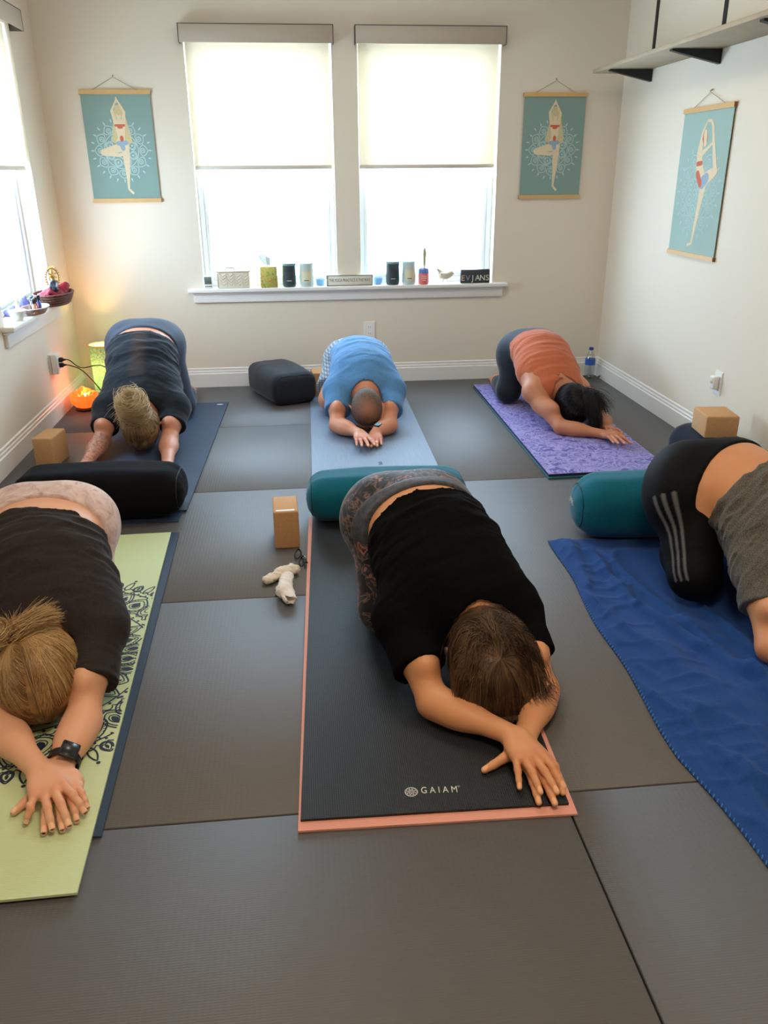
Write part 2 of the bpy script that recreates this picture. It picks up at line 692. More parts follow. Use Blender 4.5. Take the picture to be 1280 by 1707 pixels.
def pdist(p, X, Y, Z, infl=0.0):
    if p.t == 'chain':
        d = None
        for i in range(len(p.pts) - 1):
            c_ = Prim()
            c_.t, c_.a, c_.b, c_.r1, c_.r2, c_.side, c_.w, c_.cut = 'cap', p.pts[i], p.pts[i + 1], p.rr[i], p.rr[i + 1], nrm(p.ss[i] + p.ss[i + 1]), (p.ww[i] + p.ww[i + 1]) / 2, []
            e = pdist(c_, X, Y, Z)
            if d is None:
                d = e
            else:
                h = np.maximum(0.006 - np.abs(d - e), 0) / 0.006
                d = np.minimum(d, e) - h * h * 0.0015
    elif p.t == 'cap':
        ba = p.b - p.a
        L = float(ba @ ba) + 1e-9
        dx, dy, dz = X - p.a[0], Y - p.a[1], Z - p.a[2]
        t = np.clip((dx * ba[0] + dy * ba[1] + dz * ba[2]) / L, 0, 1)
        dx, dy, dz = dx - t * ba[0], dy - t * ba[1], dz - t * ba[2]
        q = dx * dx + dy * dy + dz * dz
        if p.side is not None and p.w != 1.0:
            s = dx * p.side[0] + dy * p.side[1] + dz * p.side[2]
            q = q - s * s * (1 - 1 / (p.w * p.w))
        d = np.sqrt(np.maximum(q, 0)) - (p.r1 + (p.r2 - p.r1) * t)
    else:
        dx, dy, dz = X - p.c[0], Y - p.c[1], Z - p.c[2]
        q = [dx * a[0] + dy * a[1] + dz * a[2] for a in p.ax]
        if p.t == 'ell':
            k0 = np.sqrt(sum((u / r) ** 2 for u, r in zip(q, p.rad)))
            k1 = np.sqrt(sum((u / (r * r)) ** 2 for u, r in zip(q, p.rad))) + 1e-6
            d = k0 * (k0 - 1) / k1
        else:
            e = [np.abs(u) - (h - p.r) for u, h in zip(q, p.rad)]
            d = np.sqrt(sum(np.maximum(u, 0) ** 2 for u in e)) + np.minimum(np.maximum(np.maximum(e[0], e[1]), e[2]), 0) - p.r
    d = d - infl
    for (c0, n0) in p.cut:
        c0, n0 = A3(c0), nrm(n0)
        d = np.maximum(d, (X - c0[0]) * n0[0] + (Y - c0[1]) * n0[1] + (Z - c0[2]) * n0[2])
    return d


def pbb(p, infl, m):
    if p.t == 'chain':
        r = max(a * b for a, b in zip(p.rr, p.ww)) + infl + m
        return np.min(p.pts, 0) - r, np.max(p.pts, 0) + r
    if p.t == 'cap':
        r = max(p.r1, p.r2) * max(p.w, 1.0) + infl + m
        return np.minimum(p.a, p.b) - r, np.maximum(p.a, p.b) + r
    e = sum(np.abs(a) * r for a, r in zip(p.ax, p.rad)) + infl + m
    return p.c - e, p.c + e


def field(prims, axes, infl=0.0, disp=None):
    F = np.full([len(a) for a in axes], 0.2, dtype=np.float32)
    for p in prims:
        lo, hi = pbb(p, infl, p.k + 0.02)
        sl = []
        for a, l, h in zip(axes, lo, hi):
            i, j = np.searchsorted(a, l), np.searchsorted(a, h)
            sl.append(slice(max(0, i - 1), min(len(a), j + 1)))
        if any(s.stop - s.start < 2 for s in sl):
            continue
        X = axes[0][sl[0]][:, None, None]
        Y = axes[1][sl[1]][None, :, None]
        Z = axes[2][sl[2]][None, None, :]
        d = pdist(p, X, Y, Z, infl)
        f = F[tuple(sl)]
        if p.sub:
            d = -d
            h = np.maximum(p.k - np.abs(f - d), 0) / p.k
            F[tuple(sl)] = np.maximum(f, d) + h * h * p.k * 0.25
        else:
            h = np.maximum(p.k - np.abs(f - d), 0) / p.k
            F[tuple(sl)] = np.minimum(f, d) - h * h * p.k * 0.25
    if disp is not None:
        idx = np.nonzero(np.abs(F) < 0.035)
        x, y, z = axes[0][idx[0]], axes[1][idx[1]], axes[2][idx[2]]
        F[idx] += disp(x, y, z).astype(np.float32)
    return F


def nets(F, axes):
    ins = F < 0
    nx, ny, nz = F.shape
    cnt = np.zeros((nx - 1, ny - 1, nz - 1), dtype=np.int8)
    for i in (0, 1):
        for j in (0, 1):
            for k in (0, 1):
                cnt += ins[i:nx - 1 + i, j:ny - 1 + j, k:nz - 1 + k]
    act = (cnt > 0) & (cnt < 8)
    I = np.argwhere(act)
    n = len(I)
    idm = np.full(act.shape, -1, dtype=np.int64)
    idm[act] = np.arange(n)
    S, C = np.zeros((n, 3)), np.zeros(n)
    corners = [(i, j, k) for i in (0, 1) for j in (0, 1) for k in (0, 1)]
    val = {c: F[I[:, 0] + c[0], I[:, 1] + c[1], I[:, 2] + c[2]].astype(np.float64) for c in corners}
    pos = {c: np.stack([axes[a][I[:, a] + c[a]] for a in range(3)], 1).astype(np.float64) for c in corners}
    for c in corners:
        for a in range(3):
            if c[a] == 0:
                e = list(c)
                e[a] = 1
                e = tuple(e)
                v0, v1 = val[c], val[e]
                m = (v0 < 0) != (v1 < 0)
                t = np.where(m, v0 / np.where(m, v0 - v1, 1), 0)[:, None]
                S += np.where(m[:, None], pos[c] + (pos[e] - pos[c]) * t, 0)
                C += m
    V = S / C[:, None]
    faces = []
    for a in range(3):
        b, c = (a + 1) % 3, (a + 2) % 3
        lo = [slice(None)] * 3
        hi = [slice(None)] * 3
        lo[a], hi[a] = slice(0, -1), slice(1, None)
        s0, s1 = ins[tuple(lo)], ins[tuple(hi)]
        ch = s0 != s1
        E = np.argwhere(ch)
        ok = (E[:, b] > 0) & (E[:, c] > 0) & (E[:, b] < F.shape[b] - 1) & (E[:, c] < F.shape[c] - 1)
        E = E[ok]
        fl = s0[tuple(E.T)]

        def g(db, dc):
            q = E.copy()
            q[:, b] -= db
            q[:, c] -= dc
            return idm[tuple(q.T)]
        Q = np.stack([g(1, 1), g(0, 1), g(0, 0), g(1, 0)], 1)
        Q[~fl] = Q[~fl][:, ::-1]
        faces.append(Q)
    return V, np.concatenate(faces)


def lap(V, Q, it=1, lam=0.5, w=None):
    n = len(V)
    e = np.concatenate([Q[:, [0, 1]], Q[:, [1, 2]], Q[:, [2, 3]], Q[:, [3, 0]]])
    a = np.concatenate([e[:, 0], e[:, 1]])
    b = np.concatenate([e[:, 1], e[:, 0]])
    cnt = np.bincount(a, minlength=n)[:, None]
    for _ in range(it):
        s = np.stack([np.bincount(a, weights=V[b, i], minlength=n) for i in range(3)], 1) / np.maximum(cnt, 1)
        l = lam if w is None else lam * w[:, None]
        V = V + (s - V) * l
    return V


def qmesh(name, V, Q, mat, parent=None, origin=None, attrs=None):
    me = bpy.data.meshes.new(name)
    if origin is not None:
        V = V - A3(origin)
    me.vertices.add(len(V))
    me.vertices.foreach_set('co', np.ascontiguousarray(V, dtype=np.float32).ravel())
    k = Q.shape[1]
    me.loops.add(len(Q) * k)
    me.loops.foreach_set('vertex_index', Q.astype(np.int32).ravel())
    me.polygons.add(len(Q))
    me.polygons.foreach_set('loop_start', np.arange(0, len(Q) * k, k, dtype=np.int32))
    me.polygons.foreach_set('use_smooth', np.ones(len(Q), dtype=bool))
    me.update(calc_edges=True)
    me.validate()
    for m in (mat if isinstance(mat, (list, tuple)) else [mat]):
        me.materials.append(m)
    for an, av in (attrs or {}).items():
        at = me.attributes.new(an, 'FLOAT', 'POINT')
        at.data.foreach_set('value', av.astype(np.float32))
    o = bpy.data.objects.new(name, me)
    COL.objects.link(o)
    if parent:
        o.parent = parent
        if origin is not None:
            pass
    return o


def soft(name, prims, mat, parent, origin, h=0.007, fine=((), (), ()), infl=0.0, disp=None, smooth=1, attrs=None, wfun=None, zmin=None):
    lo = np.min([pbb(p, infl, 0.02)[0] for p in prims if not p.sub], 0)
    hi = np.max([pbb(p, infl, 0.02)[1] for p in prims if not p.sub], 0)
    axes = [_ax(lo[i], hi[i], h, fine[i]) for i in range(3)]
    F = field(prims, axes, infl, disp)
    V, Q = nets(F, axes)
    if smooth:
        V = lap(V, Q, smooth, 0.5, wfun(V) if wfun else None)
    if zmin is not None:
        V[:, 2] = np.maximum(V[:, 2], zmin)
    at = attrs(V) if attrs else None
    return qmesh(name, V, Q, mat, parent, origin, at)


def ridges(amp, freq, along, seed=0, stretch=0.25, power=1.6, warp=0.5, mask=None):
    """fold-like displacement: creases run across the given direction"""
    al = nrm(along)

    def f(x, y, z):
        s = x * al[0] + y * al[1] + z * al[2]
        ox, oy, oz = x - s * al[0], y - s * al[1], z - s * al[2]
        wq = vnoise(ox * freq * 0.35, oy * freq * 0.35, oz * freq * 0.35 + 3.1, seed + 5) * warp
        n = vnoise(ox * freq * stretch + al[0] * s * freq, oy * freq * stretch + al[1] * s * freq + wq, oz * freq * stretch + al[2] * s * freq + wq, seed)
        n2 = vnoise(ox * freq * stretch * 2 + al[0] * s * freq * 2.1, oy * freq * stretch * 2 + al[1] * s * freq * 2.1 + wq, oz * freq * 2 * stretch + al[2] * s * freq * 2.1, seed + 9)
        r = (1 - np.abs(n)) ** power * 0.7 + (1 - np.abs(n2)) ** power * 0.3
        m = amp if mask is None else amp * mask(x, y, z)
        return -(r - 0.5) * m
    return f


def addf(*fs):
    return lambda x, y, z: sum(f(x, y, z) for f in fs)


# ------------------------------------------------------------------ people materials
def skin(name, col, red, tattoo=False, scalp=None):
    t = NT(name)
    b = t.b
    v = t.coord()
    n = t.noise(v, 14, 4, 0.6)
    c = t.mix(t.math('MULTIPLY', n, 0.5), col, red)
    # joints a little redder
    c = t.mix(t.math('MULTIPLY', t.attr('flush'), 0.55), c, red)
    nail = tuple(min(1, x * 1.15 + 0.06) for x in col[:3]) + (1,)
    c = t.mix(t.attr('nail'), c, nail)
    c = t.mix(t.attr('polish'), c, (0.008, 0.008, 0.009, 1))
    if tattoo:
        tn = t.noise(v, 42, 5, 0.7, 2.0)
        tm = t.ramp(tn, [(0.47, (0, 0, 0, 1)), (0.55, (1, 1, 1, 1))])
        c = t.mix(t.math('MULTIPLY', t.math('MULTIPLY', tm, t.attr('ink')), 0.6), c, srgb(88, 78, 80))
    t.l(c, b.inputs['Base Color'])
    b.inputs['Roughness'].default_value = 0.48
    b.inputs['Subsurface Weight'].default_value = 0.12
    b.inputs['Subsurface Radius'].default_value = (1.0, 0.35, 0.2)
    b.inputs['Subsurface Scale'].default_value = 0.006
    b.inputs['Specular IOR Level'].default_value = 0.4
    t.bump(t.noise(v, 420, 3, 0.6), 0.12, 0.0006)
    return t.m


def cloth(name, c1, c2=None, scale=500, rough=0.85, fold=0.0, pattern=None, sheen=0.2, contrast=(0.35, 0.65), wf=None, spec=0.25):
    t = NT(name)
    b = t.b
    v = t.coord()
    c2 = c2 or c1
    weave = t.noise(v, scale, 2, 0.6)
    n = t.ramp(weave, [(contrast[0], (0, 0, 0, 1)), (contrast[1], (1, 1, 1, 1))])
    c = t.mix(n, c1, c2)
    if pattern:
        c = pattern(t, v, c)
    t.l(c, b.inputs['Base Color'])
    b.inputs['Roughness'].default_value = rough
    b.inputs['Sheen Weight'].default_value = sheen
    b.inputs['Sheen Roughness'].default_value = 0.4
    b.inputs['Specular IOR Level'].default_value = spec
    h = weave
    if fold:
        fn = t.noise(wf and t.coord('Object', wf) or v, 9, 4, 0.55, 1.2)
        h = t.math('ADD', t.math('MULTIPLY', weave, 0.05), t.math('MULTIPLY', fn, fold))
        t.bump(h, 0.5, 0.01)
    else:
        t.bump(h, 0.25, 0.001)
    return t.m


def hairmat(name, dark, mid, light, rough=0.42):
    t = NT(name)
    a = t.attr('tone')
    v = t.coord()
    n = t.noise(v, 30, 3, 0.6)
    f = t.math('ADD', t.math('MULTIPLY', a, 0.75), t.math('MULTIPLY', n, 0.3))
    c = t.ramp(f, [(0.1, dark), (0.5, mid), (0.95, light)])
    t.l(c, t.b.inputs['Base Color'])
    t.b.inputs['Roughness'].default_value = rough
    t.b.inputs['Specular IOR Level'].default_value = 0.5
    return t.m


# ------------------------------------------------------------------ hands
FL = {'thumb': (0.030, 0.026), 'index': (0.040, 0.025, 0.020), 'middle': (0.044, 0.028, 0.021),
      'ring': (0.040, 0.027, 0.021), 'pinky': (0.031, 0.020, 0.018)}


def hand(wr, tips, s=1.0, lift=0.0, polish=False, side=1, infos=None, z0=0.0):
    """wr: wrist centre; tips: {finger: tip point on the surface}; side=+1 when the thumb lies towards +lateral.
    lift raises the whole hand (it rests on the other one)."""
    wr = A3(wr)
    T = {k: A3(v) for k, v in tips.items()}
    mid = (T['middle'] + T['ring']) / 2
    d = mid - wr
    d[2] = 0
    d = nrm(d)
    lat = nrm(np.cross(np.array([0, 0, 1.0]), d)) * side
    zk = z0 + lift + 0.021 * s
    P = []
    kn = {}
    off = {'index': (0.030, 0.087), 'middle': (0.010, 0.090), 'ring': (-0.010, 0.085), 'pinky': (-0.028, 0.077)}
    base = {'index': 0.014, 'middle': 0.005, 'ring': -0.005, 'pinky': -0.013}
    for f, (o, l) in off.items():
        k = wr + lat * o * s + d * l * s
        k[2] = zk + (0.003 if f in ('middle', 'index') else 0)
        kn[f] = k
        b0 = wr + lat * base[f] * s + d * 0.008 * s
        P.append(cap(b0, k, 0.0145 * s, 0.0108 * s, 0.014 * s))
    pc = wr * 0.45 + (kn['middle'] + kn['ring']) / 2 * 0.55
    pc[2] = pc[2] - 0.003
    P.append(ell(pc, [lat, d, (0, 0, 1)], (0.034 * s, 0.040 * s, 0.0135 * s), 0.012 * s))
    rr = {'thumb': (0.0112, 0.0100, 0.0085), 'index': (0.0095, 0.0085, 0.0078, 0.0066), 'middle': (0.0098, 0.0088, 0.0080, 0.0068),
          'ring': (0.0092, 0.0083, 0.0076, 0.0064), 'pinky': (0.0082, 0.0072, 0.0066, 0.0056)}
    for f in ('index', 'middle', 'ring', 'pinky'):
        k, tp = kn[f], T[f].copy()
        tp[2] = z0 + lift * T[f][2] + 0.0085 * s if False else tp[2]
        L = sum(FL[f]) * s
        v = tp - k
        dist = np.linalg.norm(v)
        v = v / dist
        use = min(dist, L * 0.995)
        tp = k + v * use
        # arch the finger by the length to spare
        sag = math.sqrt(max(0.0, (L * L - use * use))) * 0.28
        n = nrm(np.cross(lat * side, v))
        if n[2] < 0:
            n = -n
        j1 = k + v * use * 0.46 + n * (sag + 0.0015)
        j2 = k + v * use * 0.76 + n * (sag * 0.75 + 0.0005)
        r = [x * s for x in rr[f]]
        P.append(cap(k, j1, r[0], r[1], 0.0045 * s))
        P.append(cap(j1, j2, r[1], r[2], 0.003 * s))
        P.append(cap(j2, tp, r[2], r[3], 0.003 * s))
        P.append(ell(j1, [v, lat, n], (0.010 * s, r[1] * 1.02, r[1] * 1.08), 0.003))
        if infos is not None:
            dv = nrm(tp - j2)
            infos.append(('nail', tp + n * r[3] * 0.85 - dv * 0.001, dv, np.cross(dv, n), r[3], polish, n))
            infos.append(('flush', j1, 0.012 * s))
            infos.append(('flush', k + np.array([0, 0, 0.008]), 0.014 * s))
    # thumb
    b0 = wr + lat * 0.018 * s + d * 0.018 * s
    b0[2] = z0 + lift + 0.018 * s
    tp = T['thumb']
    v = tp - b0
    L = 0.100 * s
    dist = np.linalg.norm(v)
    if dist > L:
        tp = b0 + v / dist * L
        v = tp - b0
        dist = L
    vn = v / dist
    bend = math.sqrt(max(0.0, L * L - dist * dist)) * 0.3
    out = nrm(lat * 0.9 - d * 0.1)
    j1 = b0 + v * 0.46 + out * bend + np.array([0, 0, 0.002])
    j2 = b0 + v * 0.74 + out * bend * 0.8
    P.append(cap(b0, j1, 0.0165 * s, 0.0112 * s, 0.012 * s))
    P.append(cap(j1, j2, 0.0108 * s, 0.0098 * s, 0.004 * s))
    P.append(cap(j2, tp, 0.0098 * s, 0.0075 * s, 0.003 * s))
    P.append(ell((A3(kn['index']) + j1) / 2 * 0.6 + (wr + d * 0.05 * s) * 0.4, [lat, d, (0, 0, 1)], (0.020 * s, 0.026 * s, 0.009 * s), 0.010 * s))
    if infos is not None:
        dv = nrm(tp - j2)
        n = nrm(np.array([0, 0, 1.0]) * 0.8 - dv * dv[2] + out * 0.3)
        infos.append(('nail', tp + n * 0.0068 * s, dv, np.cross(dv, n), 0.0078 * s, polish, n))
    return P


def body_attrs(infos, ink=None):
    def f(V):
        n = len(V)
        nail, pol, fl, ik = np.zeros(n), np.zeros(n), np.zeros(n), np.zeros(n)
        for it in infos:
            if it[0] == 'nail':
                _, c, d, l, r, po, nn = it
                q = V - c
                a, b_, hgt = q @ d, q @ l, q @ nn
                ln = r * 1.25
                m = np.clip(1.35 - np.sqrt((a / ln) ** 2 + (b_ / (r * 0.78)) ** 2) , 0, 0.35) / 0.35 * (hgt > -r * 0.55)
                m *= (np.sum(q * q, 1) < 0.015 ** 2)
                nail = np.maximum(nail, m)
                if po:
                    pol = np.maximum(pol, m * np.clip((a - ln * 0.35) / (ln * 0.25), 0, 1))
            else:
                _, c, r = it
                fl = np.maximum(fl, np.exp(-np.sum((V - c) ** 2, 1) / (r * r)))
        if ink is not None:
            a, b_ = A3(ink[0]), A3(ink[1])
            ba = b_ - a
            t_ = np.clip((V - a) @ ba / (ba @ ba), 0, 1)
            dd = np.linalg.norm(V - a - t_[:, None] * ba, axis=1)
            ik = (dd < 0.055).astype(float) * ((t_ > 0.02) & (t_ < 0.98))
        return {'nail': nail, 'polish': pol, 'flush': fl, 'ink': ik}
    return f


# ------------------------------------------------------------------ hair strands
def strands(name, paths, r, mat, parent, origin, tones, taper=0.35, n=3):
    """paths: list of (m, 3) arrays -> one mesh of fine tubes"""
    VV, QQ, TT = [], [], []
    off = 0
    for P, tn in zip(paths, tones):
        P = np.asarray(P, dtype=np.float64)
        m = len(P)
        if m < 3:
            continue
        tg = np.gradient(P, axis=0)
        tg /= np.linalg.norm(tg, axis=1)[:, None] + 1e-9
        ref = np.array([0.31, 0.22, 0.92])
        u = np.cross(tg, ref)
        u /= np.linalg.norm(u, axis=1)[:, None] + 1e-9
        v = np.cross(tg, u)
        rad = r * (1 - (1 - taper) * np.linspace(0, 1, m) ** 2)[:, None]
        ring = []
        for k in range(n):
            a = 2 * PI * k / n
            ring.append(P + (u * math.cos(a) + v * math.sin(a)) * rad)
        V = np.stack(ring, 1).reshape(-1, 3)
        i = np.arange(m - 1)[:, None] * n
        k = np.arange(n)[None, :]
        q = np.stack([i + k, i + (k + 1) % n, i + n + (k + 1) % n, i + n + k], -1).reshape(-1, 4)
        VV.append(V)
        QQ.append(q + off)
        TT.append(np.full(len(V), tn))
        off += len(V)
    return qmesh(name, np.concatenate(VV), np.concatenate(QQ), mat, parent, origin, {'tone': np.concatenate(TT)})

# ------------------------------------------------------------------ the figure builder
class Fig:
    def __init__(s, label, base, **J):
        s.J = {k: (A3(v) if not np.isscalar(v) and not isinstance(v, (str, dict, bool)) else v) for k, v in J.items()}
        s.e = empty('person', base, 0, label, 'person')
        s.base = base
        J = s.J
        g = J.get('g', 1.0)
        s.g = g
        hw = J.get('hipw', 0.085)
        ps = nrm(J['kneeB'] - J['kneeA']) * 0.4 + nrm(J['shB'] - J['shA']) * 0.6
        ps[2] *= 0.3
        s.ps = nrm(ps)
        s.cs = nrm(J['shB'] - J['shA'])
        s.hipA = J['pel'] - s.ps * hw
        s.hipB = J['pel'] + s.ps * hw
        s.pk = J['pel'] - J['wst']
        s.infos = []

    def torso(s, k=0.05, cut=None):
        J, g = s.J, s.g
        bw = J.get('bw', 1.0)
        up = (J['shA'] + J['shB']) / 2 * 0.55 + J['nck'] * 0.45
        r0, r1, r2 = J.get('rp', 0.120) * g, J.get('rw', 0.110) * g, J.get('rc', 0.116) * g
        return [chain([J['pel'], J['wst'], J['chs'], up], [r0, r1, r2, 0.088 * g], [s.ps, s.ps + s.cs, s.cs, s.cs], [1.36 * bw, 1.36 * bw, 1.40 * bw, 1.5 * bw], k, cut)]

    def butt(s, cut=None, k=0.07):
        J, g = s.J, s.g
        b = nrm(s.pk)
        dn = A3((0, 0, -1))
        P = []
        for h, sg in ((s.hipA, -1), (s.hipB, 1)):
            c = h + b * 0.045 + dn * 0.03 + s.ps * sg * 0.004
            P.append(ell(c, [s.ps, b, np.cross(s.ps, b)], (0.098 * g, 0.100 * g, 0.115 * g), k, cut))
        return P

    def legs(s, k=0.03, thigh=0.088, cut=None, upto=None):
        J, g = s.J, s.g
        P = []
        for h, kn, an, to in ((s.hipA, J['kneeA'], J['ankA'], J['toeA']), (s.hipB, J['kneeB'], J['ankB'], J['toeB'])):
            th = J.get('th', thigh) * g
            P.append(cap(h + A3((0, 0, -0.02)), kn, th, 0.060 * g, 0.035, None, 1, cut))
            P.append(cap(kn, an, 0.058 * g, 0.036, k, None, 1, cut))
            m = kn * 0.68 + an * 0.32 + A3((0, 0, 0.012))
            P.append(ell(m, [nrm(an - kn), s.ps, (0, 0, 1)], (0.11, 0.056 * g, 0.056 * g), 0.03, cut))
        return P

    def feet(s):
        J = s.J
        P = []
        for an, to in ((J['ankA'], J['toeA']), (J['ankB'], J['toeB'])):
            d = nrm(to - an)
            P.append(cap(an, to, 0.034, 0.020, 0.02, s.ps, 1.35))
            P.append(ell(an + d * 0.02 + A3((0, 0, 0.02)), [d, s.ps, (0, 0, 1)], (0.034, 0.028, 0.028), 0.02))
            for i in range(5):
                q = to + s.ps * (i - 2) * 0.014 + d * (0.012 - abs(i - 1.5) * 0.003)
                P.append(cap(to + s.ps * (i - 2) * 0.012, q + d * 0.015, 0.010, 0.008, 0.006))
        return P

    def arms(s, k=0.028):
        J, g = s.J, s.g
        ag = J.get('ag', 1.0)
        P = []
        for sh, el, wr, sg in ((J['shA'], J['elA'], J['wrA'], -1), (J['shB'], J['elB'], J['wrB'], 1)):
            P.append(cap(J['nck'] * 0.8 + J['chs'] * 0.2, sh, 0.052 * g, 0.052 * ag, 0.05))
            P.append(cap(J['chs'] + s.cs * sg * 0.07, sh, 0.075 * g, 0.050 * ag, 0.05))
            P.append(cap(sh, el, 0.054 * ag, 0.039 * ag, k))
            P.append(ell(sh * 0.55 + el * 0.45, [nrm(el - sh), nrm(np.cross(el - sh, (0, 0, 1))), (0, 0, 1)], (0.085, 0.047 * ag, 0.050 * ag), 0.03))
            P.append(cap(el, wr, 0.038 * ag, 0.0235 * ag, 0.02, nrm(np.cross(wr - el, (0, 0, 1))), 1.12))
            P.append(ell(el * 0.72 + wr * 0.28, [nrm(wr - el), nrm(np.cross(wr - el, (0, 0, 1))), (0, 0, 1)], (0.075, 0.044 * ag, 0.038 * ag), 0.03))
            s.infos.append(('flush', el + nrm(el - (sh + wr) / 2) * 0.03, 0.035))
        return P

    def head(s):
        J = s.J
        u, f = nrm(J['up']), nrm(J['fc'])
        f = nrm(f - u * (u @ f))
        r = np.cross(u, f)
        s.hu, s.hf, s.hr = u, f, r
        c = J['hd']
        hs = J.get('hs', 1.0)
        q = lambda a, b, d: c + (r * a + f * b + u * d) * hs
        P = [cap(J['nck'], q(0, -0.035, -0.075), 0.058 * s.g, 0.052, 0.03),
             ell(q(0, -0.008, 0.012), [r, f, u], (0.077 * hs, 0.097 * hs, 0.090 * hs), 0.02),
             ell(q(0, 0.030, -0.055), [r, f, u], (0.058 * hs, 0.062 * hs, 0.070 * hs), 0.035),
             ell(q(0, 0.066, -0.098), [r, f, u], (0.026 * hs, 0.024 * hs, 0.022 * hs), 0.03),
             cap(q(0, 0.088, -0.010), q(0, 0.104, -0.046), 0.009 * hs, 0.013 * hs, 0.012),
             cap(q(-0.010, 0.096, -0.050), q(0.010, 0.096, -0.050), 0.008 * hs, 0.008 * hs, 0.006)]
        for sg in (-1, 1):
            P.append(ell(q(sg * 0.032, 0.092, -0.008), [r, f, u], (0.016 * hs, 0.012 * hs, 0.011 * hs), 0.010, sub=True))
            P.append(ell(q(sg * 0.032, 0.080, -0.008), [r, f, u], (0.012 * hs, 0.012 * hs, 0.011 * hs), 0.004))
            P.append(cap(q(sg * 0.018, 0.092, 0.010), q(sg * 0.048, 0.078, 0.010), 0.007 * hs, 0.006 * hs, 0.010))
            e = q(sg * 0.080, -0.008, -0.018)
            ea = nrm(r * sg * 0.55 - f * 0.8)
            P.append(ell(e, [ea, np.cross(u, ea), u], (0.022 * hs, 0.0065 * hs, 0.031 * hs), 0.006))
            P.append(ell(e + r * sg * 0.010 * hs + f * 0.004 * hs, [ea, np.cross(u, ea), u], (0.012 * hs, 0.006 * hs, 0.019 * hs), 0.005, sub=True))
        P.append(cap(q(-0.022, 0.086, -0.072), q(0.022, 0.086, -0.072), 0.0065 * hs, 0.0065 * hs, 0.006))
        P.append(cap(q(-0.020, 0.084, -0.083), q(0.020, 0.084, -0.083), 0.0072 * hs, 0.0072 * hs, 0.005))
        return P

    def hands(s):
        J = s.J
        P = []
        for nm, sg in (('A', 1), ('B', -1)):
            tips = J.get('tips' + nm)
            lift = J.get('lift' + nm, 0.0)
            wr = J['wr' + nm]
            hs = J.get('hns', 1.0)
            z0 = J.get('z0', 0.0)
            if tips is None:
                d = wr - J['el' + nm]
                d[2] = 0
                d = nrm(d)
                # thumb of the A (person's right) hand lies towards B
                lat = s.cs * sg
                lat = nrm(lat - d * (lat @ d))
                tips = {}
                for f, a, b in (('thumb', 0.075, 0.085), ('index', 0.045, 0.165), ('middle', 0.014, 0.180), ('ring', -0.014, 0.170), ('pinky', -0.043, 0.140)):
                    p = wr + lat * a * hs + d * b * hs
                    p[2] = z0 + lift + 0.009
                    tips[f] = p
            d = (A3(tips['middle']) + A3(tips['ring'])) / 2 - wr
            la = np.cross(np.array([0, 0, 1.0]), nrm(d))
            # thumb side
            sd = 1 if (s.cs * sg) @ la > 0 else -1
            P += hand(wr, tips, hs, lift, J.get('polish', False), sd, s.infos, z0)
        return P

    def build_body(s, mat, hf=0.0027, ink=None, disp=None):
        J = s.J
        s.P_t, s.P_b, s.P_l, s.P_a, s.P_h = s.torso(), s.butt(), s.legs(), s.arms(), s.head()
        hnd = s.hands()
        allp = s.P_t + s.P_b + s.P_l + s.feet() + s.P_a + s.P_h + hnd
        lo = np.min([pbb(p, 0, 0.004)[0] for p in hnd], 0)
        hi = np.max([pbb(p, 0, 0.004)[1] for p in hnd], 0)
        hl, hh = J['hd'] - 0.115, J['hd'] + 0.115
        he = max(0.0045, hf)
        fine = [[(lo[i], hi[i], hf), (hl[i], hh[i], he)] for i in range(3)]

        def wf(V):
            inside = np.all((V > lo) & (V < hi), axis=1)
            return np.where(inside, 0.35, 1.0)
        return soft('body', allp, mat, s.e, s.base, 0.0085, fine, 0, disp, 2, body_attrs(s.infos, ink), wf, J.get('top', 0.003))

    def local(s, side, fwd, upv):
        """point in the head frame"""
        hs = s.J.get('hs', 1.0)
        return s.J['hd'] + (s.hr * side + s.hf * fwd + s.hu * upv) * hs

    def scalp(s, dirs, lift=0.004):
        """points on the scalp ellipsoid along unit directions (n, 3) of the head frame (side, front, up)"""
        hs = s.J.get('hs', 1.0)
        d = np.asarray(dirs, dtype=np.float64)
        d = d / np.linalg.norm(d, axis=-1, keepdims=True)
        rad = np.array([0.078, 0.099, 0.092]) * hs + lift
        p = d * rad
        return s.J['hd'] + np.outer(p[..., 0].ravel(), s.hr).reshape(p.shape) + np.outer(p[..., 1].ravel() - 0.008 * hs, s.hf).reshape(p.shape) + np.outer(p[..., 2].ravel() + 0.012 * hs, s.hu).reshape(p.shape)

    def hair_cap(s, mat, name='hair', th=0.012, extra=(), front=0.35, low=-0.35, disp=None, tone=None, h=0.004):
        """solid mass of hair over the skull, open at the face"""
        u, f, r = s.hu, s.hf, s.hr
        hs = s.J.get('hs', 1.0)
        n1 = nrm(f * 1.0 - u * 0.55)
        cuts = [(s.local(0, front * 0.1 + 0.02, -0.02), n1)]
        c = s.local(0, -0.008, 0.012)
        P = [ell(c, [r, f, u], (0.077 * hs + th, 0.097 * hs + th, 0.090 * hs + th), 0.01, cuts)]
        P.append(ell(s.local(0, -0.055, -0.045), [r, f, u], (0.055 * hs + th * .6, 0.05 * hs + th * 0.6, 0.05 * hs), 0.03, cuts))
        P += list(extra)
        at = tone or (lambda V: {'tone': 0.45 + 0.25 * vnoise(V[:, 0] * 60, V[:, 1] * 60, V[:, 2] * 60, 3)})
        return soft(name, P, mat, s.e, s.base, h, ((), (), ()), 0, disp, 1, at, zmin=s.J.get('top', 0.003) + 0.001)

